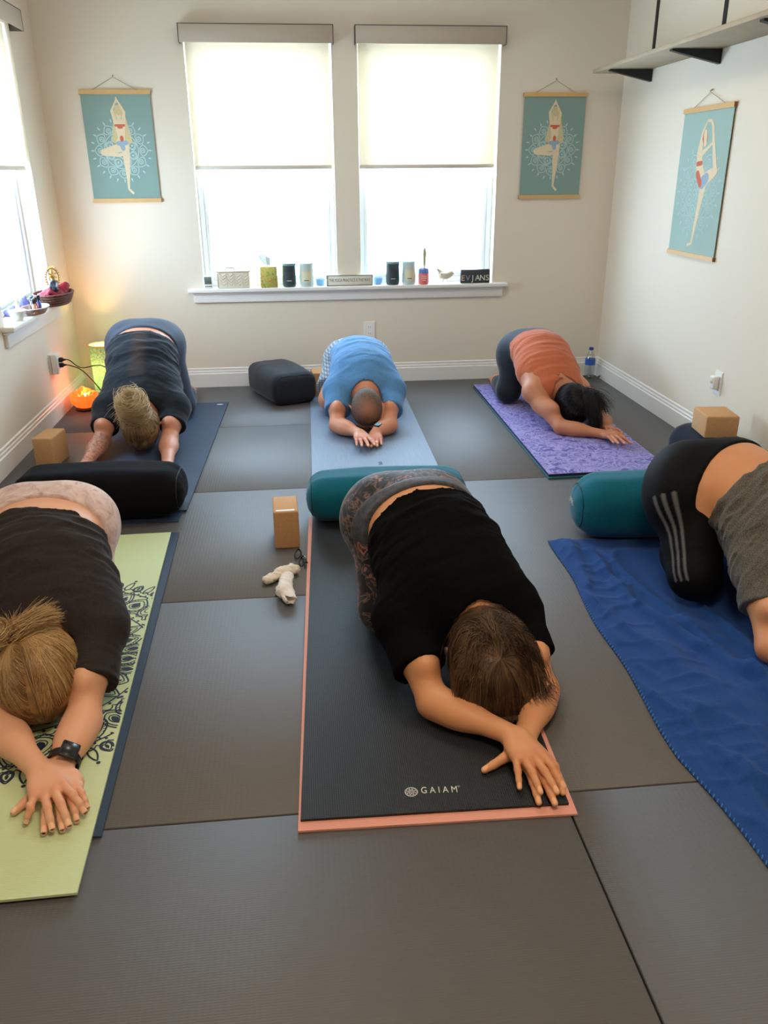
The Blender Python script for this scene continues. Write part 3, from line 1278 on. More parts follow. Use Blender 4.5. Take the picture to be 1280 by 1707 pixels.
    def swept(s, n, tie, seed, lift=(0.012, 0.019), part=0.0, bow=0.55, pr=0.5):
        """strand paths combed from the part line and the hairline to the tie direction (head frame)"""
        g = np.random.RandomState(seed)
        tie = nrm(tie).astype(np.float64)
        paths, tones = [], []
        cen = A3(s.local(0, -0.008, 0.012)).astype(np.float64)
        for i in range(n):
            while True:
                p0 = g.normal(0, 1, 3)
                p0 /= np.linalg.norm(p0)
                # keep to the hair-bearing scalp: above the hairline in front, down to the nape behind
                if p0[2] > (0.25 + 0.75 * p0[1] if p0[1] > 0 else -0.62 - 0.1 * p0[1]) and p0 @ tie < 0.97:
                    break
            if g.uniform() < pr:
                a = g.uniform(-0.25, 1.0)
                sg = 1 if g.uniform() < 0.5 else -1
                p0 = np.array([part + sg * 0.012, math.sin(a), math.cos(a)])
            sg = 1 if p0[0] > part else -1
            near = math.exp(-((p0[0] - part) / 0.35) ** 2)
            p1 = (p0 + tie) * 0.5 + np.array([sg * bow * (0.25 + near * g.uniform(0.5, 1.3)), 0, 0.06])
            ts = np.linspace(0, 1, 15)[:, None]
            pd = (1 - ts) ** 2 * p0 + 2 * ts * (1 - ts) * p1 + ts ** 2 * (tie + g.normal(0, 0.05, 3))
            p = s.scalp(pd, 0.0)
            o = p - cen
            o /= np.linalg.norm(o, axis=1)[:, None]
            tt = ts[:, 0]
            env = np.clip(tt * 6, 0.15, 1)
            p = p + o * (g.uniform(*lift) * env)[:, None]
            paths.append(p)
            tones.append(np.clip(0.52 - 0.30 * near * (p0[1] > -0.2) + 0.28 * vnoise(p0[:1] * 9 + seed, p0[1:2] * 9, p0[2:] * 9, 2)[0] + g.normal(0, 0.16), 0, 1))
        return paths, tones


def bun_paths(c, n, rad, seed, axis=(0, 0, 1), messy=0.35, flat=0.6, turns=(0.6, 1.4)):
    g = np.random.RandomState(seed)
    ax = nrm(axis).astype(np.float64)
    a1 = np.cross(ax, [0.3, 0.8, 0.2])
    a1 /= np.linalg.norm(a1)
    a2 = np.cross(ax, a1)
    P, T = [], []
    c = A3(c).astype(np.float64)
    for i in range(n):
        ph = g.uniform(0, 2 * PI)
        tn = g.uniform(*turns)
        m = 16
        th = ph + np.linspace(0, tn * 2 * PI, m)
        r = rad * g.uniform(0.35, 1.0)
        tube = rad * 0.42
        hgt = g.normal(0, tube * flat) + np.sin(th * g.choice([1, 2]) + g.uniform(0, 6)) * rad * messy * 0.5
        ex = 1 + messy * 0.35 * np.sin(th + g.uniform(0, 6))
        P.append(c + (np.cos(th) * r * ex)[:, None] * a1 + (np.sin(th) * r * ex)[:, None] * a2 + hgt[:, None] * ax)
        T.append(g.uniform(0.1, 1))
    return P, T


def spray(c, d, n, L, seed, fan=0.5, droop=0.3, r0=0.012, zf=0.02, curl=0.0):
    g = np.random.RandomState(seed)
    d = nrm(d).astype(np.float64)
    P, T = [], []
    c = A3(c).astype(np.float64)
    for i in range(n):
        v = d + g.normal(0, fan, 3)
        v /= np.linalg.norm(v)
        m = 12
        l = L * g.uniform(0.55, 1.05)
        p = c + g.normal(0, r0, 3)
        out = [p.copy()]
        for k in range(m):
            v = v + np.array([0, 0, -droop * 0.15]) + g.normal(0, 0.02 + curl, 3)
            v /= np.linalg.norm(v)
            p = p + v * l / m
            if p[2] < zf:
                p[2] = zf + g.uniform(0, 0.004)
            out.append(p.copy())
        P.append(np.array(out))
        T.append(g.uniform(0.1, 1))
    return P, T


def tipset(zs=0.009, **k):
    return {n: A3(W(x, y, z)) for n, (x, y, z) in k.items()}

# ------------------------------------------------------------------ person: front centre, black T-shirt
SK_C = skin('skin_warm', srgb(222, 164, 120), srgb(204, 126, 90))
SK_L = skin('skin_fair', srgb(236, 184, 150), srgb(224, 150, 118))
SK_R = skin('skin_golden', srgb(224, 164, 118), srgb(206, 128, 88))
SK_BL = skin('skin_rosy', srgb(216, 158, 132), srgb(196, 112, 88), tattoo=True)
SK_BC = skin('skin_peach', srgb(218, 158, 128), srgb(198, 108, 84))
SK_BR = skin('skin_tan', srgb(198, 136, 104), srgb(176, 100, 72))


def floral(t, v, c):
    n = t.noise(v, 13, 4, 0.55, 1.4)
    band = t.ramp(n, [(0.0, srgb(20, 20, 26)), (0.44, srgb(30, 28, 33)), (0.50, srgb(120, 96, 84)), (0.525, srgb(34, 34, 42)), (0.60, srgb(56, 64, 78)), (0.64, srgb(190, 120, 104)), (0.68, srgb(38, 34, 36))])
    return band


def tiedye(t, v, c):
    n = t.noise(v, 16, 5, 0.65, 0.8)
    return t.ramp(n, [(0.30, srgb(176, 134, 132)), (0.48, srgb(214, 184, 176)), (0.62, srgb(230, 206, 198)), (0.75, srgb(170, 122, 124))])


def plaid(t, v, c):
    a = t.n('ShaderNodeTexWave', Vector=v, Scale=20.0, _wave_type='BANDS', _bands_direction='X').outputs['Fac']
    b = t.n('ShaderNodeTexWave', Vector=v, Scale=20.0, _wave_type='BANDS', _bands_direction='Z').outputs['Fac']
    f = t.math('MULTIPLY', t.math('ADD', a, b), 0.5)
    return t.ramp(f, [(0.2, srgb(104, 118, 132)), (0.55, srgb(128, 142, 156)), (0.85, srgb(170, 178, 186))])


def stripes3(t, v, c):
    return t.mix(t.attr('stripe'), c, srgb(104, 106, 108))


def twotone(col):
    def f(t, v, c):
        return t.mix(t.attr('stripe'), c, col)
    return f


m_blacktee = cloth('black_jersey', srgb(5, 5, 6), srgb(13, 13, 14), 420, 0.9, 0.5, sheen=0.0, spec=0.08)
m_chartee = cloth('charcoal_jersey', srgb(38, 33, 33), srgb(54, 48, 47), 420, 0.88, 0.5, sheen=0.08)
m_heather = cloth('heather_grey_jersey', srgb(72, 70, 66), srgb(116, 112, 106), 330, 0.9, 0.5)
m_bluetee = cloth('blue_jersey', srgb(72, 122, 172), srgb(92, 142, 190), 300, 0.85, 0.4)
m_rust = cloth('rust_jersey', srgb(176, 92, 60), srgb(194, 106, 72), 300, 0.85, 0.4)
m_sheertee = cloth('navy_black_jersey', srgb(17, 24, 32), srgb(26, 34, 44), 300, 0.85, 0.4, pattern=twotone(srgb(58, 46, 46)))
m_floral = cloth('dark_floral_leggings', srgb(30, 30, 36), pattern=floral, rough=0.6)
m_tiedye = cloth('pink_marbled_leggings', srgb(210, 180, 170), pattern=tiedye, rough=0.75)
m_blackleg = cloth('black_leggings', srgb(6, 7, 9), srgb(13, 14, 17), 300, 0.7, pattern=stripes3, sheen=0.0, spec=0.15)
m_blueleg = cloth('slate_blue_leggings', srgb(50, 60, 78), srgb(62, 72, 90), 300, 0.65)
m_navyleg = cloth('dark_navy_leggings', srgb(26, 32, 42), srgb(36, 42, 54), 300, 0.7)
m_plaid = cloth('grey_plaid_shorts', srgb(120, 134, 148), pattern=plaid)
m_band = cloth('grey_waistband', srgb(80, 80, 88), srgb(56, 58, 66), 60, 0.6)

HM_BR = hairmat('brown_hair', srgb(26, 17, 12), srgb(64, 43, 29), srgb(138, 106, 76), 0.36)
HM_BL = hairmat('blonde_hair', srgb(104, 72, 42), srgb(184, 146, 96), srgb(232, 202, 152), 0.40)
HM_ASH = hairmat('ash_blonde_hair', srgb(78, 60, 42), srgb(186, 156, 114), srgb(240, 216, 170), 0.45)
HM_BK = hairmat('black_hair', srgb(8, 9, 12), srgb(16, 18, 24), srgb(50, 56, 66), 0.34)
HM_SH = hairmat('short_brown_hair', srgb(44, 38, 34), srgb(78, 68, 60), srgb(112, 100, 88), 0.6)
m_tie = M('black_hair_tie', srgb(16, 16, 18), 0.7)
m_watch = M('black_rubber_watch', srgb(22, 23, 24), 0.45)
m_watchb = M('pale_blue_watch_face', srgb(150, 190, 214), 0.2)


def shirt(fig, name, mat, hem, sleeve=0.55, infl=0.013, amp=0.006, seed=1, freq=26, flare=0.012, tank=False, neck=True, h=0.0048, extra=None, attrs=None, hemdir=None, mask=None):
    """hem: fraction along pelvis->waist where the garment ends; sleeve: fraction of the upper arm covered"""
    J, g = fig.J, fig.g
    hc = J['pel'] + (J['wst'] - J['pel']) * hem
    hn = hemdir if hemdir is not None else nrm(J['pel'] - J['wst'])
    cut = [(hc, hn)]
    P = fig.torso(0.05, cut)
    # loose flare towards the hem
    if flare:
        P.append(cap(hc, hc + (J['wst'] - J['pel']) * 0.5, 0.104 * g + flare, 0.092 * g, 0.03, fig.ps, 1.40 * J.get('bw', 1.0), cut))
    ag = J.get('ag', 1.0)
    for sh, el, sg in ((J['shA'], J['elA'], -1), (J['shB'], J['elB'], 1)):
        d = nrm(el - sh)
        if not tank:
            en = sh + (el - sh) * sleeve
            c2 = [(en, d)]
            P.append(cap(J['nck'] * 0.72 + J['chs'] * 0.28, sh, 0.050 * g, 0.056 * ag, 0.05))
            P.append(cap(J['chs'] + fig.cs * sg * 0.07, sh, 0.078 * g, 0.054 * ag, 0.05))
            P.append(cap(sh, en + d * 0.05, 0.058 * ag, 0.060 * ag, 0.03, None, 1, c2))
        else:
            st = J['nck'] * 0.45 + sh * 0.55
            c2 = [(J['chs'] + fig.cs * sg * (J.get('tankw', 0.125)), fig.cs * sg)]
            P = [p for p in P]
            P.append(cap(J['chs'] + fig.cs * sg * 0.07, st, 0.074 * g, 0.045, 0.04, None, 1, c2))
    if neck:
        nd = nrm(J['hd'] - J['nck'])
        P.append(cap(J['nck'] + nd * J.get('nb', 0.035), J['nck'] + nd * 0.30, J.get('nr', 0.066) * 1.0, 0.10, 0.008, None, 1, None, True))
    if extra:
        P += extra
    al = nrm(J['nck'] - J['pel'])
    # at the waist folds run across the back; at the shoulders they radiate
    def mk(x, y, z):
        t_ = ((x - J['pel'][0]) * al[0] + (y - J['pel'][1]) * al[1] + (z - J['pel'][2]) * al[2]) / np.linalg.norm(J['nck'] - J['pel'])
        return 0.35 + 0.75 * np.clip(1.1 - np.abs(t_ - 0.45) * 1.6, 0, 1)
    d = addf(ridges(amp * 1.3, freq, al, seed, 0.18, 2.6, mask=mk), ridges(amp * 0.7, freq * 2.1, al, seed + 20, 0.16, 2.2, mask=mk), ridges(amp * 0.6, freq * 0.9, nrm(fig.cs + al * 0.5), seed + 40, 0.35, 2.4))
    return soft(name, P, mat, fig.e, fig.base, h, ((), (), ()), infl, d, 2, attrs, zmin=J.get('top', 0.003))


def pants(fig, name, mat, waist=0.55, infl=0.007, amp=0.0012, cuffs=None, seed=2, h=0.0075, attrs=None, wdir=None, lower=True, band=None):
    J = fig.J
    wc = J['pel'] + (J['wst'] - J['pel']) * waist
    wn = nrm(J['wst'] - J['pel']) if wdir is None else nrm(wdir)
    cut = [(wc, wn)]
    P = fig.torso(0.05, cut) + fig.butt(cut)
    for p in fig.legs(cut=None):
        P.append(p)
    if cuffs is not None:
        Q = []
        for p in P[3:]:
            Q.append(p)
        P = P[:3]
        for hp, kn in ((fig.hipA, J['kneeA']), (fig.hipB, J['kneeB'])):
            d = nrm(kn - hp)
            en = hp + (kn - hp) * cuffs
            P.append(cap(hp + A3((0, 0, -0.02)), en + d * 0.04, 0.098 * fig.g, 0.092 * fig.g, 0.05, None, 1, [(en, d)]))
    al = nrm(J['pel'] - J['wst'])
    d = addf(ridges(amp, 30, (0.2, 0.3, 1), seed, 0.3))
    o = soft(name, P, mat, fig.e, fig.base, h, ((), (), ()), infl, d, 2, attrs, zmin=J.get('top', 0.003))
    if band:
        bw, bm = band
        c2 = [(wc, wn), (wc - wn * bw, -wn)]
        # seams of the wide waistband
        soft('waistband', fig.torso(0.05, c2) + fig.butt(c2), bm, fig.e, fig.base, 0.006, ((), (), ()), infl + 0.0025, None, 3)
    return o


def watch(fig, wr, el, mat, fmat, r=0.028, sq=0.019, roll=0.0):
    wr, el = A3(wr), A3(el)
    d = nrm(el - wr)
    c = wr + d * 0.028
    up = nrm(A3((0, 0, 1)) - d * d[2])
    sd = np.cross(d, up)
    up, sd = up * math.cos(roll) + sd * math.sin(roll), sd * math.cos(roll) - up * math.sin(roll)
    mb = MB()
    pts = [c + sd * math.cos(a) * r * 1.10 + up * math.sin(a) * r for a in np.linspace(0, 2 * PI, 36, endpoint=False)]
    n = len(pts)
    vs, fs = [], []
    for p in pts:
        o = nrm(p - c)
        p = np.array([p[0], p[1], max(p[2], fig.J.get('top', 0.003) + 0.003)])
        for k, (a, b) in enumerate(((-0.0095, -0.001), (0.0095, -0.001), (0.0095, 0.002), (-0.0095, 0.002))):
            vs.append(p + d * a + o * b - A3(fig.base))
    for i in range(n):
        j = (i + 1) % n
        for k in range(4):
            fs.append([i * 4 + k, i * 4 + (k + 1) % 4, j * 4 + (k + 1) % 4, j * 4 + k])
    mb.add([tuple(float(q) for q in v) for v in vs], fs, True)
    o = mb.build('wristwatch', mat, fig.e)
    Rm = Matrix((sd, d, up)).transposed()
    mb = MB()
    cc = c + up * (r + 0.0075) - A3(fig.base)
    mb.box((-sq, -sq * 1.1, -0.0045), (sq, sq * 1.1, 0.0045), 0.004, seg=3)
    mb.v = [tuple(Rm @ Vector(v) + Vector([float(q) for q in cc])) for v in mb.v]
    mb.build('watch_case', mat, o)
    mb = MB()
    mb.box((-sq * 0.82, -sq * 0.92, 0.0042), (sq * 0.82, sq * 0.92, 0.0052), 0.0004, seg=1)
    mb.v = [tuple(Rm @ Vector(v) + Vector([float(q) for q in cc])) for v in mb.v]
    mb.build('watch_face', fmat, o)


def tie_ring(fig, c, axis, r, rr=0.004, parent=None):
    q = Vector([float(i) for i in axis]).normalized().to_track_quat('Z', 'Y').to_matrix()
    c = A3(c) - A3(fig.base)
    pts = [Vector([float(i) for i in c]) + q @ Vector((r * math.cos(a), r * math.sin(a), 0)) for a in np.linspace(0, 2 * PI, 24, endpoint=False)]
    return MB().tube(pts, rr, 8, True).build('hair_tie', m_tie, parent or fig.e)


def lay(paths, zmin=0.006):
    for p in paths:
        p[:, 2] = np.maximum(p[:, 2], zmin)
    return paths


def loose_hair(fig, n, seed, length=0.30, whorl=(0.05, -0.35, 0.95), r=0.0011, drift=(0, 0, 0), zfloor=0.03, tone=(0.0, 1.0)):
    """strands that leave the crown in all directions, lie over the skull and then fall"""
    g = np.random.RandomState(seed)
    wd = nrm(whorl).astype(np.float64)
    cen = A3(fig.local(0, -0.008, 0.012)).astype(np.float64)
    ref = np.cross(wd, np.array([1.0, 0, 0]))
    ref /= np.linalg.norm(ref)
    ref2 = np.cross(wd, ref)
    paths, tones = [], []
    cl = {}
    for i in range(n):
        ci = g.randint(0, 60)
        if ci not in cl:
            cl[ci] = (ci / 60 * 2 * PI + g.normal(0, 0.05), g.uniform(0.65, 1.05), g.uniform(0, 1), g.normal(0, 0.05, 2), g.uniform(0.3, 1.7))
        ph, lf, tn, wv, vol = cl[ci]
        ph = ph + g.normal(0, 0.055)
        r0 = g.uniform(0.0, 0.75) ** 1.2
        q = wd + (ref * math.cos(ph) + ref2 * math.sin(ph)) * r0
        pos = fig.scalp(q[None], 0.0185)[0]
        d = (ref * math.cos(ph) + ref2 * math.sin(ph))
        d = fig.hr * d[0] + fig.hf * d[1] + fig.hu * d[2]
        L = length * lf * g.uniform(0.55, 1.2)
        step = 0.012
        P = [pos.copy()]
        lift = 0.010 + g.uniform(0.0, 0.016) * vol
        k = 0
        tot = 0
        wph = g.uniform(0, 6)
        while tot < L:
            tt = tot / L
            dd = d * (1 - tt) + np.array([drift[0], drift[1], drift[2] - 1.0]) * (0.15 + 1.2 * tt ** 1.2)
            dd += np.array([math.sin(wph + tot * 38 + wv[0] * 30), math.cos(wph + tot * 31), 0]) * 0.15 * tt
            dd /= np.linalg.norm(dd)
            pos = pos + dd * step
            # keep outside the skull
            o = pos - cen
            a = np.array([o @ fig.hr, o @ fig.hf, o @ fig.hu])
            hs = fig.J.get('hs', 1.0)
            rad = np.array([0.079, 0.100, 0.093]) * hs + 0.007 + lift * min(1, tot / 0.05)
            kk = math.sqrt(((a / rad) ** 2).sum())
            if kk < 1:
                a = a / kk
                pos = cen + fig.hr * a[0] + fig.hf * a[1] + fig.hu * a[2]
            if pos[2] < zfloor:
                pos[2] = zfloor + g.uniform(0, 0.004)
            d = dd * 0.6 + (pos - P[-1]) / max(1e-6, np.linalg.norm(pos - P[-1])) * 0.4
            P.append(pos.copy())
            tot += step
        paths.append(np.array(P))
        tones.append(np.clip(tone[0] + (tone[1] - tone[0]) * (0.78 * tn + 0.22 * g.uniform(0, 1)), 0, 1))
    return paths, tones



# --- woman in black T-shirt and floral leggings, centre front
C = Fig('person in black T-shirt and floral leggings, loose brown hair, folded over the black mat', (0.30, 2.30, 0.0),
        pel=(0.320, 2.31, 0.322), wst=(0.355, 2.16, 0.322), chs=(0.392, 2.00, 0.235), nck=(0.430, 1.935, 0.225),
        hd=(0.447, 1.785, 0.122), up=(0.05, -1, 0.10), fc=(0.0, 0.0, -1), hs=1.10,
        shA=(0.245, 1.925, 0.175), shB=(0.555, 1.935, 0.175), elA=W(722, 1170, 0.055), elB=(0.590, 1.735, 0.050),
        wrA=W(853, 1225, 0.052), wrB=(0.490, 1.548, 0.034),
        kneeA=(0.215, 2.15, 0.086), kneeB=(0.46, 2.15, 0.086), ankA=(0.22, 2.55, 0.056), ankB=(0.44, 2.55, 0.056),
        toeA=(0.23, 2.72, 0.035), toeB=(0.43, 2.72, 0.035), z0=0.012, g=1.08, ag=1.0, hns=1.07, bw=1.04,
        liftA=0.021, nr=0.060, nb=0.02, top=0.0126)
C.J['tipsA'] = tipset(pinky=(868, 1328, .022), ring=(910, 1341, .030), middle=(936, 1333, .032), index=(939, 1312, .030), thumb=(900, 1300, .022))
C.J['tipsB'] = tipset(thumb=(798, 1289, .021), index=(899, 1341, .020), middle=(925, 1340, .020), ring=(938, 1322, .020), pinky=(930, 1300, .020))
C.build_body(SK_C, 0.0022)
pants(C, 'leggings', m_floral, 0.62, band=(0.05, m_band))
shirt(C, 'shirt', m_blacktee, 0.93, 0.62, 0.014, 0.007, 3, 24, 0.0)
hc = C.hair_cap(HM_BR, 'hair', 0.017, front=0.6, disp=ridges(0.006, 60, C.hr, 4, 0.2))
ps_, ts_ = loose_hair(C, 7500, 11, 0.24, (0.04, -0.42, 0.92), 0.0012, drift=(0.10, -0.10, 0), zfloor=0.05)
p2_, t2_ = spray(C.local(0.085, 0.0, 0.03), (0.22, -0.85, -0.35), 700, 0.17, 5, 0.14, 0.8, 0.020, 0.085, 0.012)
strands('loose_strands', ps_ + p2_, 0.00068, HM_BR, hc, C.base, ts_ + t2_)

# --- woman in charcoal T-shirt, front left
L = Fig('person in charcoal T-shirt and pink marbled leggings, blonde bun, on the green mat', (-0.78, 2.3, 0.0),
        pel=(-0.785, 2.35, 0.322), wst=(-0.762, 2.19, 0.315), chs=(-0.720, 2.06, 0.235), nck=(-0.700, 1.985, 0.225),
        hd=(-0.690, 1.835, 0.122), up=(0.03, -1, 0.10), fc=(0.02, 0.0, -1), hs=1.10,
        shA=(-0.865, 1.985, 0.175), shB=(-0.575, 1.965, 0.180), elA=W(-5, 1205, 0.055), elB=W(138, 1200, 0.055),
        wrA=W(68, 1287, 0.050), wrB=W(100, 1284, 0.036),
        kneeA=(-0.90, 2.20, 0.086), kneeB=(-0.65, 2.20, 0.086), ankA=(-0.86, 2.58, 0.056), ankB=(-0.75, 2.58, 0.056),
        toeA=(-0.85, 2.74, 0.038), toeB=(-0.76, 2.74, 0.038), z0=0.014, g=1.06, ag=0.98, hns=1.06, polish=True,
        liftA=0.021, nr=0.060, nb=0.02, top=0.0126)
L.J['tipsA'] = tipset(pinky=(43, 1372, .022), ring=(87, 1382, .030), middle=(115, 1376, .032), index=(141, 1354, .030), thumb=(131, 1315, .024))
L.J['tipsB'] = tipset(thumb=(17, 1359, .022), index=(73, 1388, .022), middle=(104, 1383, .022), ring=(128, 1368, .022), pinky=(146, 1347, .022))
L.build_body(SK_L, 0.0022)
pants(L, 'leggings', m_tiedye, 0.50)
shirt(L, 'shirt', m_chartee, 1.02, 0.62, 0.015, 0.008, 13, 24, 0.004)
L_tie = (-0.32, -0.93, 0.12)
hc = L.hair_cap(HM_BL, 'hair', 0.014, front=0.5, disp=ridges(0.002, 90, L.hr, 5, 0.15), h=0.0035,
                tone=lambda V: {'tone': 0.25 + 0.2 * vnoise(V[:, 0] * 60, V[:, 1] * 60, V[:, 2] * 60, 3)})
ps_, ts_ = L.swept(9000, L_tie, 5, (0.013, 0.020), 0.10, 0.45, 0.22)
bc = A3(L.scalp(np.array([L_tie]), 0.030)[0])
b1, t1 = bun_paths(bc + A3((-0.045, 0.0, 0.004)), 1000, 0.036, 6, (0.1, -0.6, 1), 0.25, 0.6, (0.7, 1.1))
b2, t2 = spray(bc, (0.75, 0.55, 0.35), 1400, 0.105, 7, 0.15, 0.25, 0.010, 0.05, 0.01)
b3, t3 = spray(bc, (-0.1, 0.5, 0.9), 120, 0.06, 8, 0.5, 0.2, 0.008, 0.05, 0.02)
b4, t4 = spray(bc + A3((-0.02, -0.02, -0.01)), (-1.0, -0.55, -0.2), 90, 0.09, 9, 0.10, 0.3, 0.006, 0.05, 0.01)
strands('combed_strands', ps_, 0.00062, HM_BL, hc, L.base, ts_)
strands('hair_bun', b1 + b2 + b3 + b4, 0.00075, HM_BL, hc, L.base, t1 + t2 + t3 + t4)
tie_ring(L, bc + A3((-0.008, 0, 0.0)), (1, 0.3, 0.3), 0.013, 0.004, hc)
watch(L, L.J['wrB'], L.J['elB'], m_watch, M('dark_watch_glass', srgb(26, 28, 29), 0.25), 0.0325, 0.021, 0.5)

# --- woman in grey T-shirt, front right, partly outside the picture
Rg = Fig('person in grey heather T-shirt and black leggings with three grey side stripes', (1.35, 2.4, 0.0),
         pel=(1.368, 2.41, 0.335), wst=(1.45, 2.275, 0.326), chs=(1.49, 2.14, 0.265), nck=(1.53, 2.05, 0.235),
         hd=(1.57, 1.90, 0.120), up=(0.08, -1, 0.10), fc=(0.0, 0.0, -1), hs=1.10,
         shA=(1.345, 2.04, 0.205), shB=(1.70, 2.05, 0.19), elA=W(1288, 1080, 0.055), elB=(1.74, 1.85, 0.055),
         wrA=(1.50, 1.72, 0.050), wrB=(1.56, 1.70, 0.034),
         kneeA=(1.228, 2.215, 0.105), kneeB=(1.50, 2.215, 0.105), ankA=(1.31, 2.54, 0.060), ankB=(1.52, 2.54, 0.060),
         toeA=(1.33, 2.59, 0.045), toeB=(1.51, 2.59, 0.045), z0=0.012, g=1.22, ag=1.12, th=0.097, liftA=0.021, hipw=0.10, nr=0.064, nb=0.02, top=0.008)
Rg.build_body(SK_R, 0.003)


def r_stripes(V):
    a, b = Rg.hipA.astype(float), Rg.J['kneeA'].astype(float)
    ba = b - a
    t_ = (V - a) @ ba / (ba @ ba)
    q = V - a - np.clip(t_, 0, 1)[:, None] * ba
    f = np.cross(Rg.ps, ba)
    f /= np.linalg.norm(f)
    if f[1] > 0:
        f = -f
    ang = np.arctan2(q @ f, q @ (-Rg.ps)) * 0.10
    m = np.zeros(len(V))
    for c in (-0.024, 0.0, 0.024):
        m = np.maximum(m, np.clip(1.6 - np.abs(ang - 0.055 - c) / 0.0045, 0, 1))
    return {'stripe': m * (t_ > 0.22) * (t_ < 1.12)}


pants(Rg, 'leggings', m_blackleg, 0.12, amp=0.0018, attrs=r_stripes, h=0.005)
shirt(Rg, 'shirt', m_heather, 0.62, 0.52, 0.015, 0.010, 23, 30, 0.0, hemdir=nrm(nrm(Rg.J['pel'] - Rg.J['wst']) + A3((0, 0, 0.40))))
hc = Rg.hair_cap(HM_BR, 'hair', 0.014, disp=ridges(0.003, 80, Rg.hr, 4, 0.2))
strands('combed_strands', *(lambda a: (a[0], 0.0012, HM_BR, hc, Rg.base, a[1]))(Rg.swept(900, (0, -0.9, 0.2), 15)))

# --- back left
BL = Fig('person in black T-shirt and slate leggings with ash-blonde bun, beside the glowing lamps', (-0.88, 4.7, 0.0),
         pel=(-0.865, 4.70, 0.425), wst=(-0.855, 4.53, 0.395), chs=(-0.835, 4.34, 0.265), nck=(-0.83, 4.21, 0.235),
         hd=(-0.815, 4.045, 0.125), up=(0.02, -1, 0.10), fc=(0.0, 0.0, -1), hs=1.06,
         shA=(-1.00, 4.21, 0.185), shB=(-0.66, 4.20, 0.185), elA=W(170, 735, 0.075), elB=W(282, 732, 0.075),
         wrA=W(142, 775, 0.040), wrB=W(279, 775, 0.040),
         kneeA=(-0.99, 4.68, 0.086), kneeB=(-0.69, 4.66, 0.084), ankA=(-1.0, 5.05, 0.054), ankB=(-0.70, 5.05, 0.054),
         toeA=(-1.0, 5.21, 0.03), toeB=(-0.70, 5.21, 0.03), z0=0.010, g=1.12, ag=1.0, nr=0.060, nb=0.02, hipw=0.095, top=0.0106)
BL.build_body(SK_BL, 0.005, ink=(BL.J['elA'], BL.J['wrA']))
pants(BL, 'leggings', m_blueleg, 0.60)
shirt(BL, 'shirt', m_sheertee, 1.0, 0.60, 0.013, 0.006, 33, 22, 0.004, h=0.006,
      attrs=lambda V: {'stripe': np.clip(1.5 - np.abs((V[:, 0] + 0.845)) / 0.035, 0, 1) * (V[:, 1] > 4.22) * (V[:, 2] > 0.2) * 0.9})
BL_tie = (-0.05, -0.75, 0.65)
hc = BL.hair_cap(HM_ASH, 'hair', 0.012, front=0.5, disp=ridges(0.002, 90, BL.hr, 5, 0.15),
                 tone=lambda V: {'tone': 0.15 + 0.15 * vnoise(V[:, 0] * 60, V[:, 1] * 60, V[:, 2] * 60, 3)})
ps_, ts_ = BL.swept(3500, BL_tie, 25, (0.012, 0.018), 0.0, 0.1, 0.05)
bc = A3(BL.scalp(np.array([BL_tie]), 0.060)[0])
b1, t1 = bun_paths(bc, 1300, 0.062, 26, (0, -0.6, 0.8), 1.1, 1.0, (0.25, 0.9))
b2, t2 = spray(bc, (-0.8, -0.5, 0.1), 150, 0.11, 27, 0.35, 0.6, 0.02, 0.05, 0.02)
b3, t3 = spray(bc, (0.1, 0.4, 0.9), 110, 0.075, 28, 0.6, 0.1, 0.02, 0.05, 0.03)
strands('combed_strands', ps_, 0.0008, HM_ASH, hc, BL.base, [x * 0.6 for x in ts_])
strands('hair_bun', b1 + b2 + b3, 0.0011, HM_ASH, hc, BL.base, [0.5 + 0.5 * x for x in t1 + t2 + t3])

# --- back centre, man
BC = Fig('person in blue T-shirt and grey plaid shorts with cropped hair, bowed forward', (0.34, 4.8, 0.0),
         pel=(0.345, 4.90, 0.265), wst=(0.350, 4.72, 0.300), chs=(0.352, 4.55, 0.255), nck=(0.352, 4.42, 0.215),
         hd=(0.345, 4.262, 0.125), up=(-0.02, -1, 0.25), fc=(0.0, -0.25, -1), hs=1.05,
         shA=(0.197, 4.44, 0.185), shB=(0.500, 4.43, 0.185), elA=W(562, 708, 0.055), elB=W(648, 708, 0.055),
         wrA=W(599, 722, 0.052), wrB=W(626, 722, 0.036),
         kneeA=(0.160, 4.65, 0.084), kneeB=(0.535, 4.65, 0.084), ankA=(0.22, 5.06, 0.050), ankB=(0.46, 5.06, 0.050),
         toeA=(0.24, 5.22, 0.03), toeB=(0.44, 5.22, 0.03), z0=0.006, g=1.03, ag=1.0, hns=1.06, liftA=0.021, nr=0.062, nb=0.03, top=0.006)
BC.J['tipsA'] = tipset(pinky=(596, 757, .020), ring=(608, 761, .027), middle=(623, 760, .028), index=(639, 757, .026), thumb=(634, 744, .02))
BC.J['tipsB'] = tipset(thumb=(586, 753, .015), index=(602, 762, .014), middle=(615, 763, .014), ring=(629, 762, .014), pinky=(637, 756, .014))
BC.build_body(SK_BC, 0.0034)
pants(BC, 'shorts', m_plaid, 0.45, infl=0.007, amp=0.004, cuffs=0.78)
shirt(BC, 'shirt', m_bluetee, 0.05, 0.62, 0.012, 0.006, 43, 20, 0.0, h=0.006)


def crop_tone(V):
    q = V - A3(BC.local(0, 0.0, 0.105)).astype(float)
    bald = np.exp(-np.sum(q * q, 1) / 0.05 ** 2)
    return {'bald': bald, 'tone': np.clip(0.5 - 0.2 * bald + 0.5 * vnoise(V[:, 0] * 260, V[:, 1] * 260, V[:, 2] * 260, 3), 0, 1)}


